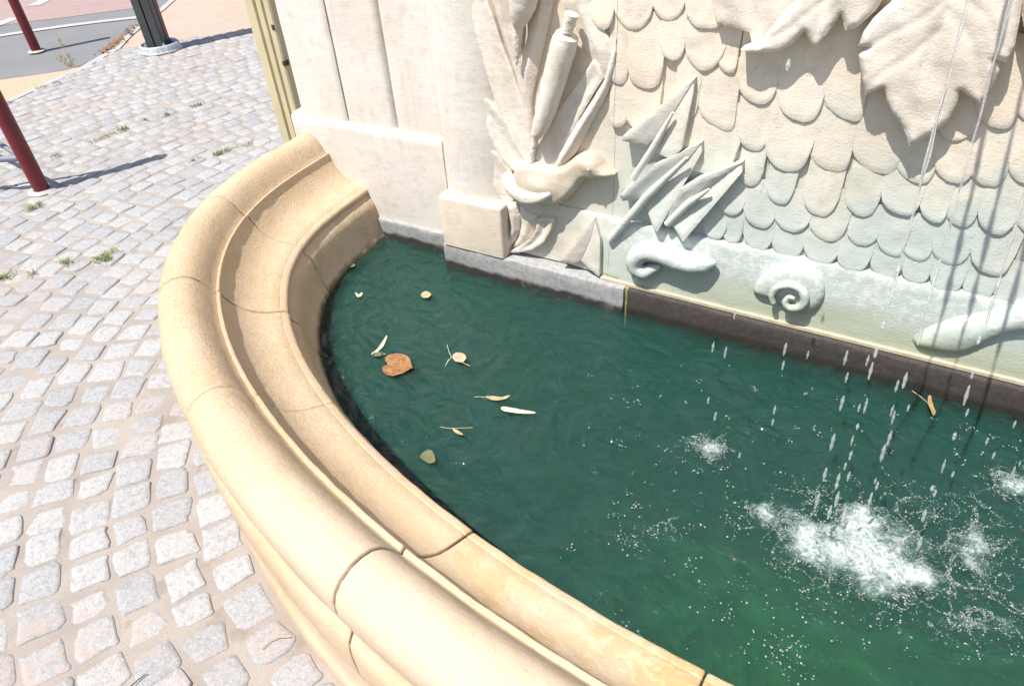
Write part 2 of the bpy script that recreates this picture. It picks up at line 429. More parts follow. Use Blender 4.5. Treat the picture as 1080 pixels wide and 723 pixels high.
# joint filling just below the surface
JP = [(d*.985 + (.004 if d < 0 else -.004), z-.004) for d, z in PROF]
for s in joints:
    V, Fc = sweep(s-.0035, s+.0035, [(d+(.007 if d < -.09 else 0)-(.006 if d > .16 else 0), z-.0065) for d, z in PROF], .003)
    mesh('joint_mortar', V, Fc, M['dark'], basin, True, 60)
BP = [(-.158, -.02), (-.157, .04), (-.152, .075), (-.146, .082), (-.144, .14), (-.141, .20), (-.137, .24)]
def lathe_strip(prof, s0, s1, step=.02, seedz=0):
    V = []; Fc = []; n = int((s1-s0)/step); m = len(prof)
    for i in range(n+1):
        s = s0+(s1-s0)*i/n
        p, t, nn = frame(s)
        for j, (d, z) in enumerate(prof):
            w = .0015*noise.noise(Vector((s*12, d*20, z*20)))
            q = p+nn*SG*(d+w); V.append((q.x, q.y, z))
    for i in range(n):
        for j in range(m-1): Fc.append((i*m+j, i*m+j+1, (i+1)*m+j+1, (i+1)*m+j))
    return V, Fc
V, Fc = lathe_strip(BP+[(.10, .24), (.10, -.02)], 0, LTOT)
mesh('basin_wall', V, Fc, M['ochre_wall'], basin, True, 50)
V, Fc = lathe_strip([(.236, .150), (.265, .138), (.30, .120), (.37, .09), (.46, .05), (.58, -.01), (.72, -.09), (.9, -.3)], 0, LTOT)
mesh('sunken_bowl', V, [tuple(reversed(f)) for f in Fc], M['ochre'], basin, True)
# pool floor: dark, under murky water
V = [offs(LTOT*i/160, .10, -.5) for i in range(161)]
V.append(Vector((XC, 1.4, -.5))); c_ = len(V)-1
mesh('basin_floor', V, [(i, i+1, c_) for i in range(160)]+[(160, 0, c_)], M['poolfloor'], basin, False)

# ------------------------------------------------------------------ water surface
WZ = .19
foam_px = [(900, 585, 52, 27, 1.3), (846, 562, 28, 16, .75), (945, 612, 46, 20, .75), (1000, 590, 45, 30, .32), (905, 548, 34, 20, .75), (808, 541, 30, 14, .62), (1005, 655, 70, 14, .33),
           (1035, 560, 32, 34, .36), (1045, 625, 30, 40, .30), (745, 476, 20, 15, .72), (1068, 508, 22, 14, .85), (985, 545, 30, 16, .3), (860, 515, 40, 14, .26), (700, 555, 28, 12, .18), (1075,665,30,22,.25), (955,520,20,12,.25)]
FB = []
for px, py, rx, ry, w in foam_px:
    c = onz(px, py, WZ); ex = (onz(px+rx, py, WZ)-c); ey = (onz(px, py+ry, WZ)-c)
    inv = np.linalg.inv(np.array([[ex.x, ey.x], [ex.y, ey.y]])); FB.append((c.x, c.y, inv, w))
def foam_at(x, y):
    v = 0
    for cx, cy, inv, w in FB:
        a = inv[0, 0]*(x-cx)+inv[0, 1]*(y-cy); b = inv[1, 0]*(x-cx)+inv[1, 1]*(y-cy)
        d = a*a+b*b
        if d < 6: v += w*math.exp(-d)
    return v
def foam_noisy(x, y):
    b = foam_at(x, y)
    if b < .02: return 0
    n = noise.fractal(Vector((x*16, y*16, 1.7)), .8, 2.1, 5)       # about -1..1
    n2 = noise.turbulence(Vector((x*45, y*45, 5)), 3, True)
    r = noise.noise(Vector((x*9+4, y*9, 8)))
    return max(0, min(1, b*1.15 + .55*n*min(1, b*2.2) - .20*n2 - .08 + .2*r*b))
def wave(x, y):
    h = 0
    # falling-jet rings and general chop, growing towards the splash
    for cx, cy, a, k in ((.13, 1.18, .0030, 95), (-.26, 1.33, .0018, 130), (.42, 1.55, .0018, 120), (-.02, 1.34, .0010, 170), (-.1, 1.05, .0008, 190)):
        d = math.hypot(x-cx, y-cy)
        h += a*math.sin(d*k+2*noise.noise(Vector((x*6, y*6, a*900))))*math.exp(-d*3.6)
    amp = .0009+.0016*max(0, min(1, (x+1.1)))
    h += amp*noise.noise(Vector((x*11, y*14, 2)))+amp*.5*noise.noise(Vector((x*28, y*31, 7)))
    return h
step = .0085
xs = np.arange(-1.85, 2.4, step); 
poly = [offs(LTOT*i/300, .222, 0).to_2d() for i in range(301)]
def inside(pt, pl):
    x, y = pt; c = False; n = len(pl); j = n-1
    for i in range(n):
        xi, yi = pl[i][0], pl[i][1]; xj, yj = pl[j][0], pl[j][1]
        if (yi > y) != (yj > y) and x < (xj-xi)*(y-yi)/(yj-yi)+xi: c = not c
        j = i
    return c
V = []; idx = {}; foamv = []
ys = np.arange(.60, 1.99, step)
# min y for every x from the plan
PX = np.array([p[0] for p in poly]); PY = np.array([p[1] for p in poly])
for ix, x in enumerate(xs):
    ins = []
    st = 1 if x < .75 else 2
    for iy, y in enumerate(ys):
        ok = False
        # cheap inside: nearest polygon test by angle
        dx, dy = x-XC, 1.9-y
        th = math.atan2(max(dy, 0), -dx); rr = math.hypot(dx, dy)
        k = min(300, max(0, int(th/math.pi*300)))
        pr = (ridge_pt(th)-Vector((XC, 1.9))).length
        if rr < pr-.165: ok = True
        if not ok: continue
        idx[(ix, iy)] = len(V)
        f = foam_noisy(x, y)
        V.append((x, y, WZ+wave(x, y)+f*.007*(1+noise.noise(Vector((x*70, y*70, 0)))+1.1*noise.noise(Vector((x*28, y*28, 3)))))); foamv.append(f)
Fc = []
for (ix, iy), a in idx.items():
    b = idx.get((ix+1, iy)); c = idx.get((ix+1, iy+1)); d = idx.get((ix, iy+1))
    if b is not None and c is not None and d is not None: Fc.append((a, b, c, d))
cnt = set()
for f in Fc:
    for i in range(4): cnt.add((f[i], f[(i+1) % 4]))
bd = [e for e in cnt if (e[1], e[0]) not in cnt]
mp = {}
for a, b in bd:
    for i in (a, b):
        if i not in mp: mp[i] = len(V); V.append((V[i][0], V[i][1], -.45)); foamv.append(0)
for a, b in bd: Fc.append((b, a, mp[a], mp[b]))
nx_ = {mp[b]: mp[a] for a, b in bd}
st0 = next(iter(nx_)); loop = [st0]
while nx_[loop[-1]] != st0 and len(loop) < 9999: loop.append(nx_[loop[-1]])
Fc.append(tuple(loop))
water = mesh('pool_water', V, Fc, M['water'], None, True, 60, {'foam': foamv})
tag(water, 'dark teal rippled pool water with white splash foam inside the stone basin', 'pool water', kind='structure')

# bubbles and foam beads floating on the water
def octa(sub=1):
    V = [Vector(v) for v in ((1,0,0),(-1,0,0),(0,1,0),(0,-1,0),(0,0,1),(0,0,-1))]
    Fc = [(0,2,4),(2,1,4),(1,3,4),(3,0,4),(2,0,5),(1,2,5),(3,1,5),(0,3,5)]
    for _ in range(sub):
        mid = {}; NF = []
        def m_(a, b):
            k = (min(a, b), max(a, b))
            if k not in mid: mid[k] = len(V); V.append(((V[a]+V[b])/2).normalized())
            return mid[k]
        for a, b, c in Fc:
            x, y, z = m_(a, b), m_(b, c), m_(c, a); NF += [(a, x, z), (x, b, y), (z, y, c), (x, y, z)]
        Fc = NF
    return [v.normalized() for v in V], Fc
OV, OF = octa(1)
OVn = np.array([tuple(v) for v in OV]); OFn = np.array(OF)
def spheres(name, C_, R_, mat, flat=.75):
    C_ = np.array(C_); R_ = np.array(R_); n = len(C_)
    V = (C_[:, None, :] + OVn[None]*R_[:, None, None]*np.array([1, 1, flat])).reshape(-1, 3)
    Fc = (OFn[None]+np.arange(n)[:, None, None]*len(OVn)).reshape(-1, 3)
    return mesh(name, V.tolist(), Fc.tolist(), mat, None, True)
Cn = []; Rr = []
tries = 0
while len(Cn) < 15000 and tries < 420000:
    tries += 1
    x = RND.uniform(-.5, .62); y = RND.uniform(.8, 1.72)
    b = foam_at(x, y)
    if b < .03: continue
    f = foam_noisy(x, y)
    lace = min(abs(noise.noise(Vector((x*13, y*13, 4.4)))), abs(noise.noise(Vector((x*24, y*24, 1.4))))*1.3)   # lacy chains of bubbles
    core = max(0, min(1, f*1.3-.1))*(.35+.65*max(0, min(1, .5+1.6*noise.noise(Vector((x*38, y*38, 2))))))
    p = core*.75 + (.95 if lace < .06 else .0)*min(1, b*2.8) + .03*b
    if RND.random() < p:
        r = .0006+.0011*RND.random()**3+ (.0016 if RND.random() < .015 else 0)
        Cn.append((x, y, WZ+wave(x, y)+r*.25+f*.007*(1+noise.noise(Vector((x*70, y*70, 0)))+1.1*noise.noise(Vector((x*28, y*28, 3)))))); Rr.append(r)
for cx, cy, n_, hh, sp in ((.085, 1.20, 150, .055, .045), (-.26, 1.33, 30, .03, .018), (.42, 1.55, 30, .035, .018), (.02, 1.28, 40, .04, .03)):
    for k in range(n_):                                        # spray thrown up where the streams land
        u = RND.random()**1.6; a = RND.uniform(0, 6.28); rr_ = abs(RND.gauss(0, sp))*(1+u)
        Cn.append((cx+rr_*math.cos(a), cy+rr_*math.sin(a), WZ+.004+hh*u)); Rr.append(RND.uniform(.0007, .0022)*(1-.4*u))
foam_beads = spheres('splash_foam', Cn, Rr, M['bubble'])
tag(foam_beads, 'white froth of tiny bubbles where the falling water strikes the pool', 'foam', kind='stuff')
Cn = []; Rr = []
cl = [(485,655),(500,640)]
for k in range(430):                                                # scattered clusters of larger bubbles over the right half
    px = RND.uniform(600, 1080); py = RND.uniform(385, 700)
    if RND.random() > (px-520)/560+.15: continue
    c = onz(px, py, WZ)
    dx, dy = c.x-XC, 1.9-c.y; th = math.atan2(dy, -dx)
    if math.hypot(dx, dy) > (ridge_pt(th)-Vector((XC, 1.9))).length-.26 or c.y > 1.74: continue
    for j in range(RND.choice([1, 1, 2, 3, 5, 7])):
        r = .0009+.0020*RND.random()**2.5
        Cn.append((c.x+RND.gauss(0, .007), c.y+RND.gauss(0, .007), WZ+r*.2)); Rr.append(r)
for px, py, n_, sp in ((665, 570, 60, .018), (672, 535, 14, .008), (650, 545, 14, .009), (795, 410, 9, .006), (850, 416, 7, .005), (690, 560, 24, .01), (760, 640, 16, .02), (830, 690, 60, .03),
                       (360, 398, 7, .005), (405, 372, 10, .007), (390, 440, 14, .012), (385, 460, 8, .01), (850, 640, 20, .02), (372, 310, 3, .01), (425, 465, 4, .01), (340, 300, 2, .01)):
    c = onz(px, py, WZ)
    for j in range(n_):
        r = .001+.0020*RND.random()**2.5
        Cn.append((c.x+RND.gauss(0, sp), c.y+RND.gauss(0, sp), WZ+r*.2)); Rr.append(r)
tag(spheres('water_bubbles', Cn, Rr, M['bubble']), 'small clear bubbles scattered in clusters on the dark green water', 'bubbles', kind='stuff')

# ------------------------------------------------------------------ the fountain wall
wall = empty('fountain_wall', (-.3, 1.9, 0), 'pale carved limestone fountain wall with reeds, duck, arrowheads and scales behind the pool', 'fountain wall')
YR = 1.872                                                          # relief ground plane
XE = 1.95
mb = MB()
mb.box(-2.10, XE+.2, 1.965, 2.30, -.2, 2.35)
mb.build('wall_core', M['white'], wall, False)
# left plinth panel with a projecting ledge, upper boards with grooves
def extr_profile(prof, x0, x1, name, mat, nx=60, amp=.0012):
    V = []; Fc = []; m = len(prof)
    for i in range(nx+1):
        x = x0+(x1-x0)*i/nx
        for (y, z) in prof:
            w = amp*noise.noise(Vector((x*9, y*9, z*9)))
            V.append((x, y+w, z))
    for i in range(nx):
        for j in range(m-1): Fc.append((i*m+j, (i+1)*m+j, (i+1)*m+j+1, i*m+j+1))
    n = nx*m
    Fc.append(tuple(reversed(range(m)))) ; Fc.append(tuple(range(n, n+m)))
    return mesh(name, V, Fc, mat, wall, True, 40)
extr_profile([(2.0, -.5), (1.906, -.5), (1.903, .28), (1.900, .40), (1.898, .62), (1.899, .640), (1.904, .650), (1.914, .655), (2.0, .660)], -2.175, -1.448, 'plinth_panel', M['white'])
def board(x0, x1, yf, r0, r1, name='fluted_board'):
    V = []; Fc = []; prof = []
    w = x1-x0
    for k in range(25):
        u = k/24; x = x0+w*u
        e = min(u*w, (1-u)*w)
        rl = r0 if u < .5 else r1
        dy = 0 if e >= rl else rl*(1-math.sqrt(max(0, 1-(1-e/rl)**2)))
        prof.append((x, yf+dy*.6))
    prof = [(x0, 1.99)]+prof+[(x1, 1.99)]
    zs = [.64+ (2.35-.64)*i/40 for i in range(41)]
    for z in zs:
        for x, y in prof: V.append((x+.001*noise.noise(Vector((x*20, z*4, 0))), y+.0012*noise.noise(Vector((x*12, z*9, 3))), z))
    m = len(prof)
    for i in range(40):
        for j in range(m-1): Fc.append((i*m+j, i*m+j+1, (i+1)*m+j+1, (i+1)*m+j))
    Fc.append(tuple(range(40*m, 41*m)))
    return mesh(name, V, Fc, M['white'], wall, True, 50)
board(-2.120, -1.889, 1.909, .006, .010)
board(-1.882, -1.661, 1.914, .004, .026)
board(-1.657, -1.442, 1.916, .022, .020)
# left grey base course, stepped back beneath the panel
def course(x0, x1, yf, z1, mat, name='base_course', rnd=.006):
    V = []; Fc = []; zz = [-.5, .05, .12, .16, .19, .21, .23, .25]; zz = [z for z in zz if z < z1-rnd*2]+[z1-rnd, z1-rnd*.4, z1, z1]
    n = max(4, int((x1-x0)/.012))
    for i in range(n+1):
        x = x0+(x1-x0)*i/n
        for j, z in enumerate(zz):
            y = yf+(0, .25, .8, 0)[3 if j < len(zz)-4 else 0]*rnd
            k = j-(len(zz)-4)
            y = yf+{0: 0, 1: rnd*.25, 2: rnd}.get(k, 0)
            if k == 3: y = 1.98
            w = .0035*noise.noise(Vector((x*13, z*17, 5)))+.0018*noise.noise(Vector((x*60, z*60, 5)))
            V.append((x, y+(w if k != 3 else 0), z+(.0015*noise.noise(Vector((x*20, 0, 9))) if k >= 1 and k < 3 else 0)))
    m = len(zz)
    for i in range(n):
        for j in range(m-1): Fc.append((i*m+j, (i+1)*m+j, (i+1)*m+j+1, i*m+j+1))
    Fc.append((*reversed(range(m)),)); Fc.append(tuple(range(n*m, n*m+m)))
    return mesh(name, V, Fc, mat, wall, True, 45)
course(-2.05, -1.436, 1.892, .272, M['greybase'])
course(-1.434, -.708, 1.812, .286, M['greybase'])
mb = MB(); mb.box(-.709, -.695, 1.822, 1.95, -.5, .284); mb.build('mossy_joint', M['moss'], wall, False)
course(-.696, XE, 1.818, .283, M['darkbase'])
# cream bedding line on top of the dark course
mb = MB(); mb.box(-.80, XE, 1.830, 1.95, .2865, .2965); mb.build('bedding_line', M['cream'], wall, False)
# pedestal block and half-round shaft
mb = MB(); mb.box(-1.428, -1.166, 1.808, 1.98, .2885, .487, .011)
mb.build('pedestal_block', M['plinth'], wall, True, 60)
V = []; Fc = []
cx, hw = -1.308, .138
for i in range(46):
    z = .470+(2.35-.470)*i/45
    for k in range(31):
        a = math.pi*k/30
        r = 1-.012*noise.noise(Vector((z*5, k*.4, 0)))
        V.append((cx-hw*math.cos(a)*r*(1-.03*(z-.5)), 1.935-.098*math.sin(a)**.8*r if k not in (0, 30) else 1.96, z))
for i in range(45):
    for k in range(30): Fc.append((i*31+k, i*31+k+1, (i+1)*31+k+1, (i+1)*31+k))
mesh('column_shaft', V, Fc, M['white'], wall, True, 60)

# --- relief pieces: outline traced on the stone face, given its own thickness and rounding
def polydist(p, P):
    best = 9
    n = len(P)
    for i in range(n):
        ax, ay = P[i]; bx, by = P[(i+1) % n]
        dx, dy = bx-ax, by-ay; L = dx*dx+dy*dy
        t = 0 if L == 0 else max(0, min(1, ((p[0]-ax)*dx+(p[1]-ay)*dy)/L))
        d = math.hypot(p[0]-ax-dx*t, p[1]-ay-dy*t)
        if d < best: best = d
    return best
def chaikin(P, n=1, keep=()):
    for _ in range(n):
        Q = []
        for i in range(len(P)):
            a = P[i]; b = P[(i+1) % len(P)]
            Q.append((a[0]*.75+b[0]*.25, a[1]*.75+b[1]*.25)); Q.append((a[0]*.25+b[0]*.75, a[1]*.25+b[1]*.75))
        P = Q
    return P
def resample(P, s):
    Q = []
    for i in range(len(P)):
        a = P[i]; b = P[(i+1) % len(P)]; L = math.hypot(b[0]-a[0], b[1]-a[1]); n = max(1, int(round(L/s)))
        for k in range(n): Q.append((a[0]+(b[0]-a[0])*k/n, a[1]+(b[1]-a[1])*k/n))
    return Q
def from_px(pts, y, off=(0, 0), sc_=1.0):
    R = []
    for a, b in pts:
        q = ony(off[0]+a/sc_, off[1]+b/sc_, y); R.append((q.x, q.z))
    return R
def piece(name, P, yb, depth, mat, edge=.35, b=.02, s=.007, smooth=1, fn=None, parent=wall, label=None, rough=.0009, sharp=40):
    if smooth: P = chaikin(P, smooth)
    P = resample(P, s)
    # drop near-duplicates
    Q = [P[0]]
    for p in P[1:]:
        if math.hypot(p[0]-Q[-1][0], p[1]-Q[-1][1]) > s*.25: Q.append(p)
    P = Q; n = len(P)
    xs = [p[0] for p in P]; zs = [p[1] for p in P]
    pts = [Vector(p) for p in P]; j = 0; z = min(zs)
    rr = random.Random(len(P))
    while z < max(zs):
        x = min(xs)+(s*.5 if j % 2 else 0)
        while x < max(xs):
            q = (x+rr.uniform(-.12, .12)*s, z+rr.uniform(-.12, .12)*s)
            if inside(q, P) and polydist(q, P) > s*.55: pts.append(Vector(q))
            x += s
        z += s*.87; j += 1
    # ring just inside the edge for a crisp rounded arris
    v2, e2, f2, *_ = delaunay_2d_cdt(pts, [(i, (i+1) % n) for i in range(n)], [list(range(n))], 1, 1e-5)
    V = []; dist = []
    for v in v2:
        d = polydist(v, P); dist.append(d)
        u = min(1, d/b); h = edge+(1-edge)*math.sqrt(max(0, 1-(1-u)**2))
        D = depth*h
        if fn: D = fn(v.x, v.y, d, D)
        D += rough*noise.noise(Vector((v.x*60, v.y*60, depth*100)))+rough*1.6*noise.noise(Vector((v.x*18, v.y*18, depth*70)))
        V.append((v.x, yb-D, v.y))
    nb_ = [set() for _ in V]
    for f in f2:
        for i in range(len(f)): nb_[f[i]].add(f[(i+1) % len(f)]); nb_[f[(i+1) % len(f)]].add(f[i])
    for _ in range(2):
        Y = [v[1] for v in V]
        V = [(v[0], v[1]*.45+.55*sum(Y[q] for q in nb_[i])/len(nb_[i]), v[2]) if dist[i] > s*.3 and nb_[i] else v for i, v in enumerate(V)]
    Fc = []
    for f in f2:
        a = V[f[0]]; b_ = V[f[1]]; c = V[f[2]]
        ar = (b_[0]-a[0])*(c[2]-a[2])-(b_[2]-a[2])*(c[0]-a[0])
        Fc.append(tuple(f) if ar > 0 else tuple(reversed(f)))
    # side walls back into the stone: boundary verts duplicated
    cnt = {}
    for f in Fc:
        for i in range(len(f)):
            e = (f[i], f[(i+1) % len(f)]); cnt[e] = 1
    bd = [e for e in cnt if (e[1], e[0]) not in cnt]
    mp = {}
    for a, b_ in bd:
        for i in (a, b_):
            if i not in mp: mp[i] = len(V); V.append((V[i][0], yb+.05, V[i][2]))
    for a, b_ in bd: Fc.append((b_, a, mp[a], mp[b_]))
    o = mesh(name, V, Fc, mat, parent, True, 50)
    if label: o['label'] = label
    return o
def axis_fn(ax0, ax1, kind, amt, w):
    """cross-section shaping along an axis: 'keel' raises the midline, 'fold' sinks it"""
    ax0 = Vector(ax0); ax1 = Vector(ax1); t = (ax1-ax0).normalized()
    def f(x, z, d, D):
        v = Vector((x, z))-ax0; c = abs(v.x*t.y-v.y*t.x); k = max(0, 1-c/w)
        return D+amt*k if kind == 'keel' else D-amt*k
    return f

# relief ground: broad carved slab with stone joints
V = []; Fc = []
GX = np.arange(-1.20, XE+.02, .03); GZ = np.arange(.29, 2.36, .03)
for x in GX:
    for z in GZ: V.append((x, YR+.003*noise.noise(Vector((x*4, z*4, 0)))+.0012*noise.noise(Vector((x*20, z*20, 0))), z))
m = len(GZ)
for i in range(len(GX)-1):
    for j in range(m-1): Fc.append((i*m+j, (i+1)*m+j, (i+1)*m+j+1, i*m+j+1))
mesh('relief_ground', V, Fc, M['scale'], wall)

# lower band that carries the scrolls
V = []; Fc = []; zs_ = [.294, .297] + list(np.arange(.31, .50, .015)) + [.503, .509, .513, .515]
ys_ = [1.846, 1.842] + [1.842+.010*((z-.31)/.19) for z in np.arange(.31, .50, .015)] + [1.853, 1.856, 1.862, 1.90]
xs_ = np.arange(-1.165, XE, .012)
for x in xs_:
    for z, y in zip(zs_, ys_):
        tz = z if z < .3 else z
        V.append((x, y+(.0022*noise.noise(Vector((x*8, z*14, 2)))+.001*noise.noise(Vector((x*40, z*40, 2))))*(1 if y < 1.89 else 0)+((YR-.003-y)*max(0, min(1, (-.74-x)/.22)) if y < 1.89 else 0), tz+(.003*noise.noise(Vector((x*5, 0, 1))) if z > .5 else 0)))
m = len(zs_)
for i in range(len(xs_)-1):
    for j in range(m-1): Fc.append((i*m+j, (i+1)*m+j, (i+1)*m+j+1, i*m+j+1))
mesh('scroll_band', V, Fc, M['band'], wall, True, 50)

# --- overlapping scales, all one carved pattern; listed (left, right, tip x, tip y, top y) by zoom group
S = []
def grp(off, k, L):
    for a in L:
        xl, xr, xt, yt, yp = a[:5]; sh = a[5] if len(a) > 5 else 2.4
        S.append((off[0]+xl/k, off[0]+xr/k, off[0]+xt/k, off[1]+yt/k, off[1]+yp/k, sh))
grp((760, 0), 3.0125, [  # row, sides, tip, top
    (-2, 58, 34, 232, 90),
    (58, 190, 125, 330, 120), (186, 342, 265, 385, 110), (334, 478, 436, 385, 90), (826, 975, 900, 408, 150), (960, 1090, 1020, 400, 150),
    (-72, 52, 30, 415, 215),
    (55, 158, 112, 478, 310), (148, 302, 218, 542, 290), (276, 432, 372, 547, 300), (422, 596, 520, 552, 300), (562, 700, 640, 582, 380), (686, 830, 752, 580, 380), (795, 932, 860, 592, 400), (922, 1062, 985, 586, 400), (1050,1180,1120,590,420), (690,830,730,445,330),
    (62, 140, 96, 590, 440), (148, 240, 192, 648, 500), (268, 382, 318, 685, 520), (404, 514, 452, 686, 520), (506, 642, 585, 684, 550), (638, 732, 690, 706, 570), (722, 826, 772, 722, 575), (822, 955, 880, 742, 580), (945, 1075, 1000, 745, 590), (1060,1190,1120,760,590),
    (72, 180, 130, 722, 600), (165, 290, 225, 735, 630),
])
grp((640, 200), 2.4545, [
    (285, 358, 325, 66, -20, 2.2), (354, 438, 392, 92, -30), (434, 528, 478, 107, -10), (522, 628, 575, 132, 20), (622, 708, 660, 146, 60), (700, 780, 745, 172, 80), (765, 850, 808, 185, 90), (840, 950, 890, 195, 90), (940, 1060, 1005, 220, 100),
    (300, 352, 325, 140, 60), (352, 430, 392, 158, 80), (426, 512, 468, 178, 90), (505, 604, 556, 192, 110), (598, 686, 632, 212, 120), (680, 770, 725, 232, 140), (765, 845, 800, 246, 150), (838, 930, 880, 268, 170), (922, 1010, 965, 290, 190), (1000, 1090, 1045, 305, 210), (250,310,280,128,60),
])
grp((480, 0), 2.4094, [
    (402, 503, 455, 76, -60, 2.2), (500, 586, 545, 53, -60, 2.2), (583, 702, 640, 72, -60, 3.2), (700, 800, 742, 78, -60), (345, 405, 378, 75, -60, 2),
    (393, 443, 418, 213, 50), (440, 530, 488, 223, 60, 3), (524, 588, 556, 153, 20, 2.2), (583, 690, 632, 180, 40, 1.8), (678, 745, 712, 188, 50, 2),
    (393, 440, 410, 322, 200), (430, 520, 480, 335, 200), (560, 622, 598, 298, 150), (620, 722, 690, 332, 150, 3), (722, 800, 760, 250, 150, 3),
    (722, 804, 765, 382, 255, 3.2), (728, 790, 748, 470, 370), (560, 725, 640, 440, 280, 3), (690, 735, 712, 520, 430), (735,790,760,560,450), (660,700,680,500,420)
])
def scale_shape(xl, xr, xt, yt, yp, sh):
    y0 = 1.862
    tip = ony(xt, yt, y0); L = ony(xl, yt, y0); R = ony(xr, yt, y0); T = ony((xl+xr)/2, yp, y0)
    # the photo sides lean with the vertical vanishing point; in the wall plane they are nearly vertical
    zt = tip.z; ztop = T.z
    xl_ = ony(xl, (yt+yp)/2, y0).x; xr_ = ony(xr, (yt+yp)/2, y0).x
    return xl_, xr_, tip.x, zt, max(ztop, zt+.05), sh
SC = [scale_shape(*a) for a in S]
U_ = []
for a in SC:
    if all(math.hypot(a[2]-b[2], a[3]-b[3]) > .052 for b in U_): U_.append(a)
SC = U_
# beyond the photo's right edge and top the pattern carries on in rows
for r in range(12):
    z = .53+r*.085
    for c in range(24):
        x = -.72+c*.102+(.05 if r % 2 else 0)+RND.uniform(-.008, .008)
        q = (Vector((x, 1.862, z))-CAM); dz = q.dot(RF); u = CX+F*q.dot(RX)/dz; v = CY+F*q.dot(RD)/dz
        if -30 < u < 1105 and v > -25: continue
        if x > XE-.08: continue
        SC.append((x-.053, x+.053, x+RND.uniform(-.01, .01), z+RND.uniform(-.008, .008), z+.13, 2.4))
SC.sort(key=lambda a: a[3])
V = []; Fc = []
for k, (xl, xr, xt, zt, ztop, sh) in enumerate(SC):
    rs = random.Random(k); w = (xr-xl)/2*1.05; cx = (xl+xr)/2; ztop += .03; ln = ztop-zt
    nu, nv = 13, 12; base = len(V)
    thick = .0062+.002*rs.random()
    tipr = min(w*1.15, ln*.6)
    lift = .0016*(k % 3)
    for j in range(nv+1):
        v = j/nv
        for i in range(nu+1):
            u = -1+2*i/nu
            # lower contour: superellipse from side to tip
            skew = (xt-cx)*.8
            drop = (1-abs(u)**sh)**(1/1.7) if abs(u) < 1 else 0
            zlow = zt+tipr*(1-drop)
            z = zlow+(ztop-zlow)*v**1.25
            x = cx+u*w*(1-.02*(1-v))+skew*(1-v)*(1-u*u)
            x += .0022*noise.noise(Vector((x*30, z*30, k)))
            e = min(1, (1-abs(u))*5); e = math.sqrt(max(0, 1-(1-e)**2))
            el = min(1, v*9); el = math.sqrt(max(0, 1-(1-el)**2))
            h = thick*(1-.85*v)*(.6+.4*min(e, el)) + .0025*(1-u*u)*(1-v)
            h += .0014*noise.noise(Vector((x*50, z*35, k*3)))+.0026*noise.noise(Vector((x*16, z*14, k)))
            V.append((x, 1.866-h-lift*(1-v), z+.0008*rs.uniform(-1, 1)))
    for j in range(nv):
        for i in range(nu): Fc.append((base+j*(nu+1)+i, base+j*(nu+1)+i+1, base+(j+1)*(nu+1)+i+1, base+(j+1)*(nu+1)+i))
    # skirt round sides and bottom
    rim = [base+j*(nu+1) for j in range(nv, -1, -1)]+[base+i for i in range(1, nu+1)]+[base+j*(nu+1)+nu for j in range(1, nv+1)]
    sb = len(V)
    for r in rim: V.append((V[r][0], 1.875, V[r][2]))
    for i in range(len(rim)-1): Fc.append((rim[i], sb+i, sb+i+1, rim[i+1]))
mesh('scale_pattern', V, Fc, M['scale'], wall, True, 48)

# --- reed leaves (group zoom3: origin 480,0 scale 2.4094)
Z3 = dict(off=(480, 0), sc_=2.4094)
def leaf(name, pts, depth, y=1.868, mat='lime', axis=None, kind='keel', amt=.008, w=.02, edge=.9, b=.003, off=(480, 0), k=2.4094, label=None, smooth=0, s=.0048):
    P = from_px(pts, y-depth*.8, off, k)
    PP_ = resample(chaikin(P, smooth) if smooth else P, .006)
    x0_, x1_, z0_, z1_ = min(p[0] for p in P), max(p[0] for p in P), min(p[1] for p in P), max(p[1] for p in P)
    hw = max([polydist((x0_+(x1_-x0_)*i/24, z0_+(z1_-z0_)*j/40), PP_) for i in range(25) for j in range(41) if inside((x0_+(x1_-x0_)*i/24, z0_+(z1_-z0_)*j/40), PP_)]+[.004])
    dp = depth
    def fn(x, z, d, D):
        u = min(1, d/hw)
        return dp*((.42+.75*u) if kind == 'keel' else (1.05-.55*u))*(.8+.2*min(1, d/.003))
    return piece(name, P, y, depth, M[mat], edge, b, s, smooth, fn, label=label)
leaf('reed_leaf', [(15,-60),(60,-60),(100,50),(118,110),(150,190),(175,270),(192,340),(196,408),(180,415),(150,370),(118,300),(92,228),(70,150),(40,40)], 0.0211, axis=[(60,0),(190,400)], kind='fold', amt=0.0056, w=.018)
leaf('reed_leaf', [(78,-60),(128,-60),(140,60),(160,150),(184,240),(196,330),(198,400),(188,400),(172,300),(148,200),(118,110),(100,50)], 0.0285, axis=[(110,0),(195,400)], amt=0.0042)
leaf('reed_leaf', [(130,-60),(160,-60),(164,60),(160,100),(158,165),(170,250),(190,340),(196,395),(180,330),(160,240),(144,160),(140,60)], 0.0248)
leaf('reed_leaf', [(205,-60),(262,-60),(240,30),(222,120),(196,230),(186,300),(172,262),(160,200),(160,165),(176,110),(190,60)], 0.0186, axis=[(235,0),(178,260)], amt=0.0042)
leaf('reed_leaf', [(262,-60),(350,-60),(345,10),(365,60),(388,100),(396,130),(388,175),(376,198),(362,178),(330,135),(316,100),(295,50),(272,20)], 0.0186, axis=[(310,0),(380,190)], amt=0.0056)
leaf('reed_leaf', [(196,425),(200,390),(222,350),(262,280),(318,205),(350,152),(366,165),(378,198),(350,240),(316,300),(280,360),(252,420),(222,436)], 0.0186, axis=[(360,180),(215,430)], kind='fold', amt=0.0063, w=.016)
leaf('reed_leaf', [(240,438),(262,385),(300,320),(345,255),(376,200),(390,150),(404,104),(407,140),(398,190),(382,240),(352,295),(325,345),(300,395),(272,430)], 0.0279, axis=[(400,120),(255,430)], amt=0.0042, w=.02, b=.012)
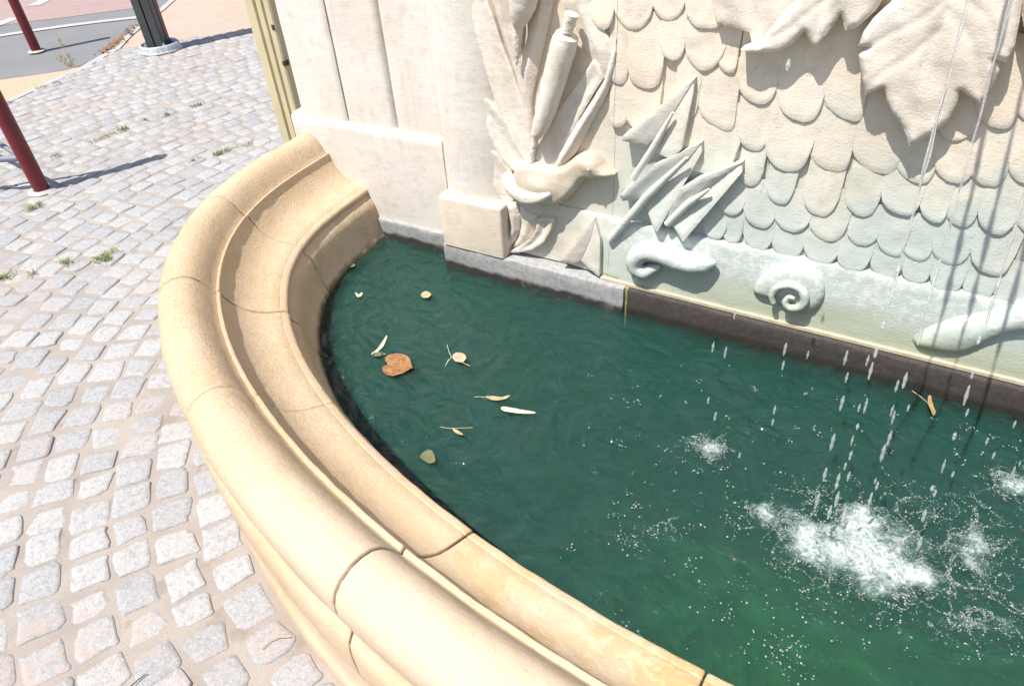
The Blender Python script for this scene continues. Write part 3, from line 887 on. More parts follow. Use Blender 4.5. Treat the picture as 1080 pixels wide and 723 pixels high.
leaf('reed_leaf', [(40,229),(62,240),(86,256),(120,294),(152,334),(172,372),(190,412),(186,436),(160,440),(140,428),(118,405),(104,380),(90,352),(76,318),(62,286),(50,256)], .0170, y=1.870, kind='fold')
leaf('reed_leaf', [(61,364),(80,372),(100,385),(122,408),(142,430),(150,470),(148,512),(124,514),(108,492),(92,456),(76,416)], .0130, y=1.870, kind='fold')
# cattails
def cattail(path, rad, name='cattail_head', off=(480, 0), k=2.4094, y=1.822, neck=None, stem=None):
    mb = MB(); P = []; R_ = []
    q0 = None
    for (a, b), r in zip(path, rad):
        q = ony(off[0]+a/k, off[1]+b/k, y); P.append(q)
        e = ony(off[0]+(a+r)/k, off[1]+b/k, y); R_.append((e-q).length)
    # resample smoothly
    n = 40; PP = []; RR = []
    for i in range(n):
        u = i/(n-1)*(len(P)-1); j = min(len(P)-2, int(u)); f = u-j
        PP.append(P[j].lerp(P[j+1], f)); RR.append(R_[j]*(1-f)+R_[j+1]*f)
    mb.tube(PP, RR, 26)
    V = []
    for v in mb.v:
        v = Vector(v); c = min(PP, key=lambda p: (p-v).length_squared); d = (v-c)
        L = d.length
        if L > 1e-4: v = v+d/L*(.0016*noise.noise(v*140)+.0012*noise.noise(v*60))
        V.append(v)
    mb.v = [tuple(v) for v in V]
    return mb.build(name, M['lime'], wall, True, 50)
cattail([(287,83),(284,90),(276,115),(262,165),(246,225),(231,280),(216,325),(205,345),(200,352)], [16,28,31,29,26,23,18,12,2])
cattail([(296,36),(291,55),(284,82)], [17,15,14], 'cattail_stalk', y=1.815)
cattail([(205,345),(198,380),(193,425)], [8,7,6], 'cattail_stalk', y=1.842)
cattail([(182,-70),(178,-30),(172,10),(165,40),(160,62)], [38,36,32,24,15], y=1.820)
cattail([(161,58),(158,100),(157,140),(156,166)], [14,11,7,2], 'cattail_tip', y=1.832)
# petals under the duck (origin 480,140 scale 4.519)
D4 = dict(off=(480, 140), k=4.519)
leaf('curled_petal', [(222,320),(262,325),(292,350),(306,400),(302,470),(278,520),(240,562),(222,566),(240,510),(256,450),(246,380)], .022, **D4)
leaf('curled_petal', [(300,350),(345,385),(392,400),(382,450),(352,505),(310,538),(268,552),(300,500),(312,440)], .018, axis=[(340,380),(290,540)], **D4)
leaf('curled_petal', [(396,408),(466,410),(456,460),(424,520),(370,556),(300,572),(250,570),(300,548),(352,510),(384,462)], .028, axis=[(430,410),(280,570)], kind='fold', amt=.006, **D4)

# duck: one carved body with wing and eye
duckP = [(268,182),(276,160),(300,150),(350,146),(400,160),(440,174),(490,172),(525,155),(556,128),(600,110),(645,116),(672,145),(690,176),(716,196),(738,214),(742,220),(722,224),(690,228),(650,238),(618,232),(600,236),(582,258),(560,290),(525,330),(490,352),(450,364),(400,358),(350,332),(300,292),(278,250),(264,215)]
P = from_px(duckP, YR-.05, (480, 140), 4.519)
hc = ony(480+630/4.519, 140+165/4.519, YR-.06); bc = ony(480+400/4.519, 140+260/4.519, YR-.06)
def duck_fn(x, z, d, D):
    k = math.exp(-((x-hc.x)**2+(z-hc.z)**2)/.0010); k2 = math.exp(-((x-bc.x)**2/.004+(z-bc.z)**2/.0016))
    return D+.014*k+.018*k2
duck = piece('duck_body', P, YR, .050, M['duck'], .42, .022, .0045, 1, duck_fn, label='carved duck facing right above the curled petals', rough=.0006)
wp = from_px([(206,212),(214,214),(244,238),(290,268),(340,284),(400,282),(440,276),(462,290),(452,318),(428,334),(380,350),(320,348),(268,318),(234,282)], YR-.066, (480, 140), 4.519)
w_ = piece('duck_wing', wp, YR-.012, .062, M['lime'], .62, .016, .005, 2, None, parent=duck, rough=.0006)
bpy.context.view_layer.update()
eye = ony(480+632/4.519, 140+180/4.519, YR-.074)
# eye: a small raised lid and dot
mb = MB(); ring = [(eye.x+.0048*math.cos(a), eye.y+.008, eye.z+.0042*math.sin(a)) for a in [2*math.pi*i/14 for i in range(15)]]
mb.tube(ring, .0012, 6, False)
a0 = len(mb.v)
mb.add([(eye.x+v.x*.0028, eye.y+.005+v.y*.003, eye.z+v.z*.0026) for v in OV], OF)
mb.build('duck_eye', M['lime'], duck)

# arrowhead leaves (origin 640,60 scale 3.0125): two facets and a stem each
A5 = dict(off=(640, 60), k=3.0125)
def plate(name, pts, d_in, d_out, ref, off=(640, 60), k=3.0125, y=1.856):
    """facet whose relief rises linearly from the rib line to the outer edge"""
    P = from_px(pts, y-.03, off, k); A = from_px(ref, y-.03, off, k)
    a, b = Vector(A[0]), Vector(A[1]); t = (b-a).normalized()
    mx = max(abs((Vector(p)-a).x*t.y-(Vector(p)-a).y*t.x) for p in P)
    def fn(x, z, d, D):
        v = Vector((x, z))-a; c = abs(v.x*t.y-v.y*t.x)/mx
        return (d_in+(d_out*.88-d_in)*c)*(.86+.14*min(1, d/.004))
    return piece(name, P, y, d_out, M['lime'], .9, .004, .007, 0, fn, rough=.0009)
plate('arrowhead_leaf', [(272,76),(50,252),(48,268),(122,286),(140,270),(212,172)], .016, .040, [(270,78),(130,285)])
plate('arrowhead_leaf', [(270,78),(268,120),(232,300),(200,330),(150,312),(128,292),(204,176)], .012, .030, [(272,82),(140,300)])
plate('arrowhead_leaf', [(296,278),(150,345),(43,438),(50,458),(122,456),(256,326)], .018, .048, [(295,280),(100,460)])
plate('arrowhead_leaf', [(294,281),(296,310),(160,556),(146,546),(112,472),(248,324)], .014, .040, [(297,284),(125,480)])
plate('arrowhead_leaf', [(427,340),(300,384),(238,416),(176,530),(192,530),(326,418)], .020, .050, [(425,345),(185,530)])
plate('arrowhead_leaf', [(424,343),(426,372),(244,584),(236,576),(188,522),(318,418)], .016, .046, [(427,346),(200,525)])
plate('arrowhead_leaf', [(652,424),(590,490),(497,608),(500,618),(560,634),(588,622),(640,500)], .014, .032, [(652,425),(588,625)], (480, 140), 4.519)
plate('arrowhead_leaf', [(651,424),(668,470),(684,520),(684,686),(672,684),(586,622),(636,500)], .012, .034, [(654,425),(590,625)], (480, 140), 4.519)
def stem(pts, r, y, off=(640, 60), k=3.0125):
    mb = MB(); P = [ony(off[0]+a/k, off[1]+b/k, yy) for (a, b), yy in zip(pts, y)]
    PP = []
    for i in range(20):
        u = i/19*(len(P)-1); j = min(len(P)-2, int(u)); PP.append(P[j].lerp(P[j+1], u-j))
    mb.tube(PP, [r*(.35+.65*min(1, i/8)) for i in range(20)], 12)
    mb.build('arrowhead_stem', M['lime'], wall, True, 50)
stem([(210,176),(150,285),(84,386)], .0105, [1.826, 1.836, 1.846])
stem([(255,320),(130,440),(10,580)], .0125, [1.816, 1.830, 1.844])
stem([(325,420),(260,465),(192,530)], .0115, [1.816, 1.826, 1.836])

# scrolls on the band (origin 640,200 scale 2.4545)
def scroll(name, path, rad, y0=1.836, label=None, off=(640, 200), k=2.4545, flat=.85):
    mb = MB(); P = []; R_ = []
    for (a, b), r in zip(path, rad):
        q = ony(off[0]+a/k, off[1]+b/k, y0-.01); e = ony(off[0]+(a+r)/k, off[1]+b/k, y0-.01)
        P.append(q); R_.append((e-q).length)
    n = (len(P)-1)*6+1; PP = []; RR = []
    for i in range(n):
        u = i/(n-1)*(len(P)-1); j = min(len(P)-2, int(u)); f = u-j
        p0, p1, p2, p3 = P[max(0, j-1)], P[j], P[j+1], P[min(len(P)-1, j+2)]
        PP.append(.5*((2*p1)+(p2-p0)*f+(2*p0-5*p1+4*p2-p3)*f*f+(3*p1-p0-3*p2+p3)*f**3)); RR.append(R_[j]*(1-f)+R_[j+1]*f)
    mb.tube(PP, RR, 20)
    mb.v = [(x+.0016*noise.noise(Vector((x*60, z*60, 1))), y+.0024*noise.noise(Vector((x*35, z*35, 4))), z+.0016*noise.noise(Vector((x*60, z*60, 9)))) for x, y, z in mb.v]
    o = mb.build(name, M['band'], wall, True, 60)
    if label: o['label'] = label
    return o
scroll('carved_scroll', [(138,198),(118,205),(98,212),(78,204),(72,186),(84,166),(108,158),(140,164),(175,177),(212,188),(245,191),(270,190),(284,188)], [6,13,18,20,22,24,26,27,28,29,26,14,2], label='curled snail scroll at the left end of the band')
shell = from_px([(368,272),(385,245),(405,225),(440,206),(480,203),(520,212),(550,235),(562,270),(552,308),(515,332),(475,328),(440,304),(420,292),(395,286)], 1.815, (640, 200), 2.4545)
sc2 = piece('carved_shell', shell, 1.852, .030, M['band'], .45, .03, .006, 2, None, label='round spiral shell carved in the middle of the band')
o_ = scroll('shell_spiral', [(430,292),(428,268),(448,250),(480,246),(506,262),(512,286),(496,304),(472,304),(462,290),(472,278),(486,282)], [7,9,11,12,12,12,11,10,8,7,5], y0=1.820)
o_.parent = sc2; o_.matrix_parent_inverse = Matrix()
big = from_px([(782,402),(800,385),(850,362),(905,345),(960,338),(1010,330),(1080,300),(1160,300),(1250,330),(1250,390),(1160,392),(1085,380),(1030,388),(985,408),(950,430),(905,440),(860,436),(800,424)], 1.815, (640, 200), 2.4545)
piece('carved_scroll', big, 1.855, .036, M['band'], .25, .055, .007, 2, None, label='long curling scroll at the right of the band')

# acanthus leaves hanging over the scales (origin 760,0 scale 3.0125)
def wavy(amt, fx, fz):
    def f(x, z, d, D):
        return D+amt*noise.noise(Vector((x*fx, z*fz, 2)))+amt*.35*math.sin(x*70+z*40)
    return f
def veined(amt, veins, yy):
    W = [from_px(v, yy, (760, 0), 3.0125) for v in veins]; wf = wavy(amt, 11, 13)
    def f(x, z, d, D):
        D = wf(x, z, d, D)
        for ln in W:
            best = 9
            for (ax, az), (bx, bz) in zip(ln[:-1], ln[1:]):
                dx, dz = bx-ax, bz-az; t = max(0, min(1, ((x-ax)*dx+(z-az)*dz)/(dx*dx+dz*dz)))
                best = min(best, math.hypot(x-ax-dx*t, z-az-dz*t))
            D += -.0034*math.exp(-(best/.0065)**2)
        return D
    return f
def acan(pts, depth, y=1.852, **kw):
    P = from_px(pts, y-depth*.8, (760, 0), 3.0125)
    return piece('acanthus_leaf', P, y, depth, M['lime'], kw.get('edge', .8), kw.get('b', .014), .006, 0, veined(kw.get('amt', .006), kw.get('veins', []), y-depth))
acan([(-40,-70),(240,-70),(252,-10),(205,35),(172,78),(132,124),(104,150),(92,102),(60,92),(20,86),(-10,70),(-30,0)], .022)
acan([(62,158),(90,166),(140,168),(190,166),(232,138),(268,98),(280,128),(294,150),(308,146),(330,118),(352,88),(372,64),(380,44),(386,62),(396,96),(430,88),(462,62),(492,36),(520,-10),(540,-70),(236,-70),(250,-8),(200,38),(170,80),(128,126)], .046, veins=[[(430,-70),(330,0),(220,90),(110,148)],[(420,-60),(380,-10),(372,30)],[(330,0),(310,60),(300,120)]])
acan([(575,-70),(560,2),(520,28),(485,60),(455,100),(438,146),(470,152),(438,176),(444,230),(460,304),(488,290),(520,278),(528,320),(545,358),(572,392),(590,430),(600,462),(640,444),(680,420),(725,384),(752,330),(760,288),(790,308),(822,328),(850,300),(872,262),(886,222),(870,188),(906,196),(934,150),(950,70),(960,0),(975,-70)], .050, veins=[[(760,-70),(700,80),(640,220),(604,420)],[(735,-20),(640,60),(540,110),(460,156)],[(690,100),(600,180),(500,240),(468,280)],[(720,30),(790,120),(810,200),(822,300)],[(740,-30),(850,60),(900,160)]])
acan([(952,-70),(955,40),(960,80),(975,130),(985,180),(1010,200),(1100,200),(1150,80),(1150,-70)], .040)

# ------------------------------------------------------------------ falling water
DROPS = 0
def make_drop(c, L, w0, d, lab):
    mb = MB(); q = random.Random(c.x*99)
    k0 = q.random()*6
    mb.tube([c+d*(L*(i_/14-.5)) for i_ in range(15)], [w0*(1+.16*math.sin(i_*.9+k0))*max(.12, math.sin(math.pi*(i_+.3)/14.6))**.5 for i_ in range(15)], 10)
    o = mb.build('water_drop', M['spray'])
    return tag(o, lab, 'water drop', 'drops falling towards the pool')
DLAB = 'clear elongated drop of water falling into the pool in front of the fountain wall'
def jet(name_label, land, x0, ph, drops_only=False, width=.0036):
    lp = onz(*land, WZ)
    rr = random.Random(ph)
    ztop = 2.05; ytop = 1.80; H = ztop-WZ
    def pos(z):
        u = math.sqrt(max(0, (ztop-z)/H)); return Vector((x0+(lp.x-x0)*u**1.2, ytop+(lp.y-ytop)*u, z))
    zb = .74
    if not drops_only:                               # the unbroken thread, wobbling in thickness
        n = 150; zz = [ztop-(ztop-zb)*i/n for i in range(n+1)]
        R_ = []
        for i, q in enumerate(zz):
            w_ = .55+.75*abs(noise.noise(Vector((q*9, ph, 0))))*2+.35*noise.noise(Vector((q*34, ph, 4)))
            R_.append(width*(1+1.1*max(0, min(1, (q-1.22)/.2)))*max(.28, min(1.5, w_))*(1 if i < n-4 else (n-i+.4)/5))
        P_ = [pos(q)+Vector((.0022*noise.noise(Vector((q*13, ph, 2))), 0, 0)) for q in zz]
        mb = MB(); mb.tube(P_, R_, 8)
        o = mb.build('water_jet', M['jet'])
        tag(o, name_label, 'water stream', 'streams of water falling in front of the wall')
    z = zb-.01 if not drops_only else 1.15
    while z > WZ+.03:                                # then it tears into long drops
        L = rr.uniform(.014, .046); w0 = rr.uniform(.0022, .0042)
        c = pos(z)+Vector((rr.gauss(0, .004), rr.gauss(0, .004), 0))
        d = (pos(z-.01)-pos(z+.01)).normalized()
        make_drop(c, L, w0, d, DLAB)
        z -= L+(rr.uniform(.015, .07) if not drops_only else rr.uniform(.06, .2))
jet('falling stream of water furthest left, crossing the pointed tip of the large acanthus leaf', (872, 560), -.062, 1)
jet('thin falling stream of water just right of the leftmost stream', (905, 575), -.02, 2, width=.0026)
jet('falling stream of water over the dark shadow lines at right', (965, 585), .03, 3)
jet('falling stream of water nearest the right edge of the photo', (1065, 515), .10, 5, width=.003)
jet('', (745, 478), -.26, 8, drops_only=True)
# separate falling drops
drops = [(906,430,6),(893,398,8),(897,480,7),(884,505,8),(958,430,5),(826,385,7),(875,540,9),(890,545,8),(1048,480,5),(752,366,8),(828,368,10),(852,374,6),(892,377,11),(915,380,8),(888,425,11),(946,407,9),(878,466,12),(941,433,8),(938,462,11),(747,422,5),(817,432,6),(815,445,5),(870,500,9),(862,528,9),(1020,435,6),(1070,447,5),(1041,465,5),(895,502,6),(925,512,6),(986,520,5),(780,480,4),(1005,500,4)]
for i, (px, py, sz) in enumerate(drops):
    zc = RND.uniform(.24, .34); c = onz(px, py, zc)
    if c.y > 1.76: c = ony(px, py, 1.74)
    make_drop(c, sz*.0042, .0018+sz*.00022, Vector((.03, -.24, -1)).normalized(), DLAB)

# ------------------------------------------------------------------ things floating on the water
def flat_leaf(name, pts, off, k, mat, label, cat='leaf', curl=.004, z=WZ+.004, vein=None):
    P = [onz(off[0]+a/k, off[1]+b/k, z).to_2d() for a, b in pts]
    P = [tuple(p) for p in P]; P = resample(chaikin(P, 1), .003); n = len(P)
    cx = sum(p[0] for p in P)/n; cy = sum(p[1] for p in P)/n
    R_ = max(math.hypot(p[0]-cx, p[1]-cy) for p in P)
    V = []; Fc = []; rings = 5
    for r in range(rings):
        f = 1-r/rings
        for x, y in P:
            xx, yy = cx+(x-cx)*f, cy+(y-cy)*f; d = math.hypot(xx-cx, yy-cy)/R_
            V.append((xx, yy, z+curl*d*d*(1+.8*noise.noise(Vector((xx*60, yy*60, 0))))+.0012*noise.noise(Vector((xx*150, yy*150, 1)))))
    V.append((cx, cy, z)); c = len(V)-1
    for r in range(rings-1):
        for i in range(n): Fc.append((r*n+i, r*n+(i+1) % n, (r+1)*n+(i+1) % n, (r+1)*n+i))
    for i in range(n): Fc.append(((rings-1)*n+i, (rings-1)*n+(i+1) % n, c))
    m = len(V)
    V2 = V+[(x, y, z_-.0007) for x, y, z_ in V]
    F2 = Fc+[tuple(reversed([q+m for q in f])) for f in Fc]
    for i in range(n): F2.append((i, i+m, (i+1) % n+m, (i+1) % n))
    o = mesh(name, V2, F2, M[mat], None, True, 60)
    return tag(o, label, cat, 'dead leaves and seeds floating on the pool')
def stalk(pts, off, k, r, mat, name='leaf_stalk', z=WZ+.003, parent=None):
    mb = MB(); P = [onz(off[0]+a/k, off[1]+b/k, z) for a, b in pts]
    mb.tube(P, r, 6); return mb.build(name, M[mat], parent)
Z7 = ((320, 340), 4.519); Z8 = ((320, 250), 2.89)
o = flat_leaf('floating_leaf', [(388,172),(408,156),(455,150),(492,158),(512,180),(514,205),(524,220),(500,228),(470,246),(430,258),(400,254),(380,238),(374,216),(394,203),(404,196),(392,186)], *Z7, 'leaf_brown', 'large brown heart shaped leaf floating on the water near the left rim')
o = flat_leaf('floating_leaf', [(452,362),(470,352),(492,356),(498,372),(486,385),(462,380)], *Z8, 'leaf_pink', 'small pinkish leaf beside a pale forked seed, right of the brown heart shaped leaf')
s1 = stalk([(438,328),(444,350),(452,366),(470,376),(508,392)], *Z8, .0009, 'leaf_pale'); s1.name = 'forked_seed'
tag(s1, 'pale forked seed touching the small pinkish leaf on the water', 'seed', 'dead leaves and seeds floating on the pool')
mb = MB(); P = [onz(320+a/2.89, 250+b/2.89, WZ+.004) for a, b in ((452,366),(442,376),(432,392))]
mb.tube(P, [.0010, .0022, .0006], 6); mb.build('seed_wing', M['leaf_pale'], s1)
flat_leaf('floating_leaf', [(356,176),(372,166),(388,170),(390,182),(374,188),(362,186)], *Z8, 'leaf_tan', 'small tan leaf floating near the left grey base course at the top of the pool')
flat_leaf('floating_leaf', [(352,668),(368,652),(388,645),(398,660),(404,686),(384,690),(368,680)], *Z8, 'leaf_olive', 'dull olive leaf lying just under the surface at the bottom of the leaf group', z=WZ+.0028, curl=.0005)
flat_leaf('floating_leaf', [(140,84),(152,80),(160,86),(150,92),(138,92)], *Z8, 'leaf_olive', 'tiny brown leaf in the shade under the rim at the top left of the water', curl=.001)
flat_leaf('floating_leaf', [(258,300),(250,322),(238,340),(222,352),(204,366),(216,350),(230,334),(242,316)], *Z8, 'leaf_pale', 'thin pale green curved blade just above the brown heart shaped leaf', curl=.006)
flat_leaf('floating_leaf', [(204,352),(222,346),(238,352),(240,362),(216,364)], *Z8, 'leaf_olive', 'small dark leaf scrap at the foot of the pale green blade', curl=.002)
flat_leaf('floating_leaf', [(552,487),(580,483),(606,488),(634,481),(622,492),(590,498),(566,494)], *Z8, 'leaf_tan', 'upper of the two slender pale leaves in the middle of the pool', curl=.003)
flat_leaf('floating_leaf', [(600,520),(620,516),(660,524),(700,532),(712,538),(680,538),(636,534),(606,530)], *Z8, 'leaf_pale', 'lower of the two slender pale leaves in the middle of the pool', curl=.003)
for pts, lab in ([(520,487),(536,486),(556,488)], 'thin brown twig pointing left from the upper slender pale leaf'), ([(418,578),(440,582),(464,582),(516,580)], 'thin straight twig above the olive sunken leaf'):
    o = stalk(pts, *Z8, .0011, 'leaf_tan', 'floating_twig'); tag(o, lab, 'twig', 'twigs floating on the pool')
flat_leaf('floating_leaf', [(452,582),(468,586),(482,596),(490,606),(476,602),(460,594)], *Z8, 'leaf_tan', 'small forked tan leaf lying on the thin straight twig', curl=.003)
flat_leaf('floating_leaf', [(158,168),(168,176),(178,168),(182,174),(172,186),(162,182)], *Z8, 'leaf_pale', 'small white seed scrap in the shaded water by the left rim', curl=.004)
o = stalk([(790,520),(812,535),(832,552),(846,585)], (640, 200), 2.4545, .0014, 'leaf_orange', 'floating_twig', WZ+.012)
tag(o, 'orange brown forked twig at the waterline under the dark base course', 'twig', 'twigs floating on the pool')
flat_leaf('floating_leaf', [(830,535),(838,532),(842,550),(852,575),(848,588),(840,575),(832,556)], (640, 200), 2.4545, 'leaf_orange', 'narrow orange leaf on the forked twig under the dark base course', curl=.004, z=WZ+.008)

# ------------------------------------------------------------------ ground
def sheet(name, pts, z, mat, label=None, cat=None, thick=0.0):
    V = [(x, y, z) for x, y in pts]; n = len(V)
    a = sum(pts[i][0]*pts[(i+1) % n][1]-pts[(i+1) % n][0]*pts[i][1] for i in range(n))
    f = tuple(range(n)) if a > 0 else tuple(reversed(range(n)))
    o = mesh(name, V, [f], mat, None, False)
    o['kind'] = 'structure'
    if label: o['label'] = label
    if cat: o['category'] = cat
    return o
def g(px, py, z=0.0):
    q = onz(px, py, z); return (q.x, q.y)
sheet('road', [(-80, -60), (80, -60), (80, 90), (-80, 90)], 0, M['asphalt'], 'grey asphalt road beyond the paved square', 'road')
# edge of the setts: straight-ish kerb line, then the pink paving
e0 = Vector(g(12, 107)); e1 = Vector(g(83, 75.5)); dk = (e0-e1).normalized()
kerb = [tuple(e0+dk*9), tuple(e0+dk*3), tuple(e0), g(44, 92), tuple(e1), g(110, 60), g(123, 53)]
pk = [g(123, 53), g(190, 43), g(265, 31)]
d2 = (Vector(pk[2])-Vector(pk[0])).normalized(); far = Vector(pk[2])+d2*9
pave_poly = kerb+pk[1:]+[tuple(far), (9, 12), (9, -6), tuple(e0+dk*9+Vector((0, -3)))]
sheet('cobble_paving', pave_poly, .008, M['mortar'], 'sandy mortar bed between the granite setts', 'paving')
pink = [pk[0], g(135, 40), g(150, 27), g(170, 12), g(190, -6), g(215, -30)]
dp = (Vector(pink[-1])-Vector(pink[-2])).normalized()
pink_poly = pink+[tuple(Vector(pink[-1])+dp*12), tuple(far+Vector((6, 14))), tuple(far), pk[2], pk[1]]
sheet('pavement', pink_poly, .004, M['pink'], 'salmon pink pavement behind the lamp post', 'pavement')
orange = [tuple(Vector(g(0, 85))+dk*6), g(0, 85), g(30, 81), g(70, 75), g(96, 66), g(110, 60), tuple(e1), g(44, 92), tuple(e0), tuple(e0+dk*6)]
sheet('pavement', orange, .004, M['orange'], 'orange paved wedge between the asphalt and the setts', 'pavement')
sheet('road', [g(-200, 60), g(22, 24), g(60, 20), g(143, 9), g(150, -12), g(120, -60), g(-100, -40), g(-260, 10)], .003, M['redroad'], 'reddish asphalt strip of the road', 'road')
def strip(name, pts, w, z, mat, label=None, cat=None):
    L = []; R_ = []
    P = [Vector(p) for p in pts]
    for i, p in enumerate(P):
        t = (P[min(i+1, len(P)-1)]-P[max(0, i-1)]).normalized(); n = Vector((-t.y, t.x))
        L.append(tuple(p+n*w/2)); R_.append(tuple(p-n*w/2))
    return sheet(name, L+R_[::-1], z, mat, label, cat)
strip('road_marking', [g(-120, 50), g(0, 38.5), g(35, 33), g(70, 28), g(110, 23), g(146, 19)], .11, .0075, M['paint'], 'thin white edge line on the asphalt', 'road marking')
strip('road_marking', [g(-20, 33), g(17, 19.5)], .16, .0075, M['paint'], 'white dash at the left edge of the road', 'road marking')
strip('road_marking', [g(35, 7), g(58, -4)], .16, .0075, M['paint'], 'white dash further up the road', 'road marking')
# flush kerb stones
strip('kerb', [tuple(e0+dk*9)]+[tuple(e0), g(44, 92), tuple(e1), g(110, 60), g(123, 53), g(135, 40), g(150, 27), g(170, 12), g(190, -6)], .07, .012, M['kerb'], 'narrow flush stone kerb beside the asphalt', 'kerb')

# setts laid in rings round the basin
CX0, CY0 = -.454, 2.138
V = []; Fc = []; tint = []
pv = [Vector(p) for p in pave_poly]
def in_basin(x, y, m):
    dx, dy = x-XC, 1.9-y
    if dy < 0: return (-2.2-m < x < 2.9 and y < 2.33+m)
    th = math.atan2(dy, -dx); return math.hypot(dx, dy) < (ridge_pt(th)-Vector((XC, 1.9))).length+.186+m
nst = 0
k = 0
rr = 1.70
while rr < 6.6:
    pitch_r = .115+.003*math.sin(k*1.7); nn = int(2*math.pi*(rr)/.118); ph = RND.random()*6.28
    acc = 0; a = ph
    while a < ph+2*math.pi:
        wa = (.118+RND.gauss(0, .010))/rr
        ac = a+wa/2; a += wa
        x = CX0+rr*math.cos(ac); y = CY0+rr*math.sin(ac)
        if x > 2.6 or y < -1.6 or y > 6.2 or x < -7.2: continue
        if x > -1.0 and y > 2.3: continue
        if in_basin(x, y, -.02) or not inside((x, y), pave_poly): continue
        hw = wa*rr/2-.0045-RND.random()*.004; hr = pitch_r/2-.0042-RND.random()*.0035
        far_ = math.hypot(x, y) > 4.6
        n = 10 if far_ else 20
        ca, sa = math.cos(ac+RND.gauss(0, .05)), math.sin(ac+RND.gauss(0, .05))
        j4 = [RND.uniform(-.010, .006) for _ in range(4)]; j4 = [j4[0]*-1, j4[1], j4[2], j4[3]*-1]; j5 = [RND.uniform(-.010, .005) for _ in range(4)]; j5 = [-j5[0], -j5[1], j5[2], j5[3]]
        base = len(V); tn = RND.random(); ex = RND.uniform(.22, .42); hz = RND.uniform(-.0030, .0010) if RND.random() > .14 else -.0055; tx, ty = RND.gauss(0, .02), RND.gauss(0, .02)
        rings = [(1.0, -.001), (.975, .0030), (.93, .0052), (.72, .0064), (.38, .0070)] if not far_ else [(1.0, 0), (.94, .0045), (.6, .0065)]
        for f, z in rings:
            for i in range(n):
                t = 2*math.pi*(i+.5)/n; c, s_ = math.cos(t), math.sin(t)
                u = math.copysign(abs(c)**ex, c); v = math.copysign(abs(s_)**ex, s_)
                # corner jitter (bilinear)
                w00, w10, w11, w01 = (1-u)*(1-v)/4, (1+u)*(1-v)/4, (1+u)*(1+v)/4, (1-u)*(1+v)/4
                ju = j4[0]*w00+j4[1]*w10+j4[2]*w11+j4[3]*w01; jv = j5[0]*w00+j5[1]*w10+j5[2]*w11+j5[3]*w01
                er = 1+(.22*noise.noise(Vector((x*40+u*2.2, y*40+v*2.2, 3))) if not far_ else 0)
                lu = (u*hr*er+ju)*f; lv = (v*hw*er+jv)*f
                X = x+lu*ca-lv*sa; Y = y+lu*sa+lv*ca
                zz = .008+z+hz+(lu*tx+lv*ty)+(.0016*noise.noise(Vector((X*45, Y*45, 0))) if f < .95 else 0)
                V.append((X, Y, zz)); tint.append(tn)
        V.append((x, y, .008+.0070+hz)); tint.append(tn)
        R_ = len(rings)
        for r in range(R_-1):
            for i in range(n): Fc.append((base+r*n+i, base+r*n+(i+1) % n, base+(r+1)*n+(i+1) % n, base+(r+1)*n+i))
        for i in range(n): Fc.append((base+(R_-1)*n+i, base+(R_-1)*n+(i+1) % n, base+R_*n))
        nst += 1
    rr += pitch_r; k += 1
print('setts', nst, len(V))
st_ = mesh('granite_setts', V, Fc, M['granite'], None, True, 60, {'tint': tint})
tag(st_, 'square grey granite setts laid in arcs round the basin', 'paving', kind='structure')

# grass in the joints
def blades(name, lines, mat, label, hgt=.022, dens=260, spread=.012, kind='stuff', cat='grass'):
    V = []; Fc = []; rr = random.Random(5)
    for P in lines:
        W = [onz(a, b, .014) for a, b in P]
        for i in range(len(W)-1):
            L = (W[i+1]-W[i]).length
            for _ in range(int(L*dens)):
                c = W[i].lerp(W[i+1], rr.random())+Vector((rr.gauss(0, spread), rr.gauss(0, spread), 0))
                if noise.noise(c*9) < -.12: continue
                a = rr.uniform(0, 6.28); h = hgt*rr.uniform(.4, 1.3); w = rr.uniform(.0012, .0026); ln = rr.uniform(.3, 1.3)*h
                d = Vector((math.cos(a), math.sin(a), 0)); s_ = Vector((-d.y, d.x, 0))*w
                b = len(V)
                V.extend([c-s_, c+s_, c+d*ln*.5+Vector((0, 0, h*.7))+s_*.7, c+d*ln*.5+Vector((0, 0, h*.7))-s_*.7, c+d*ln+Vector((0, 0, h*.9))])
                Fc.extend([(b, b+1, b+2, b+3), (b+3, b+2, b+4)])
    o = mesh(name, V, Fc, M[mat], None, False); return tag(o, label, cat, kind=kind)
blades('joint_grass', [[(-12,296),(14,290)],[(34,290),(66,276)],[(64,278),(72,275)],[(104,274),(124,265)],[(104,278),(118,272)],[(200,172),(226,164)],[(228,163),(246,157)],[(126,138),(140,133)],[(150,128),(178,121)],[(203,113),(212,111)],[(30,223),(44,215)]],
       'grass', 'tufts of green grass growing in the joints between the setts', dens=1100, spread=.013)
blades('dry_grass', [[(72,280),(104,272)],[(246,157),(276,148)],[(96,150),(124,139)],[(56,166),(66,160)],[(0,113),(12,108)],[(34,96),(62,87)],[(62,60),(75,70)]],
       'dry', 'dry straw coloured grass in the joints near the grass tufts', hgt=.018, dens=600, spread=.015)
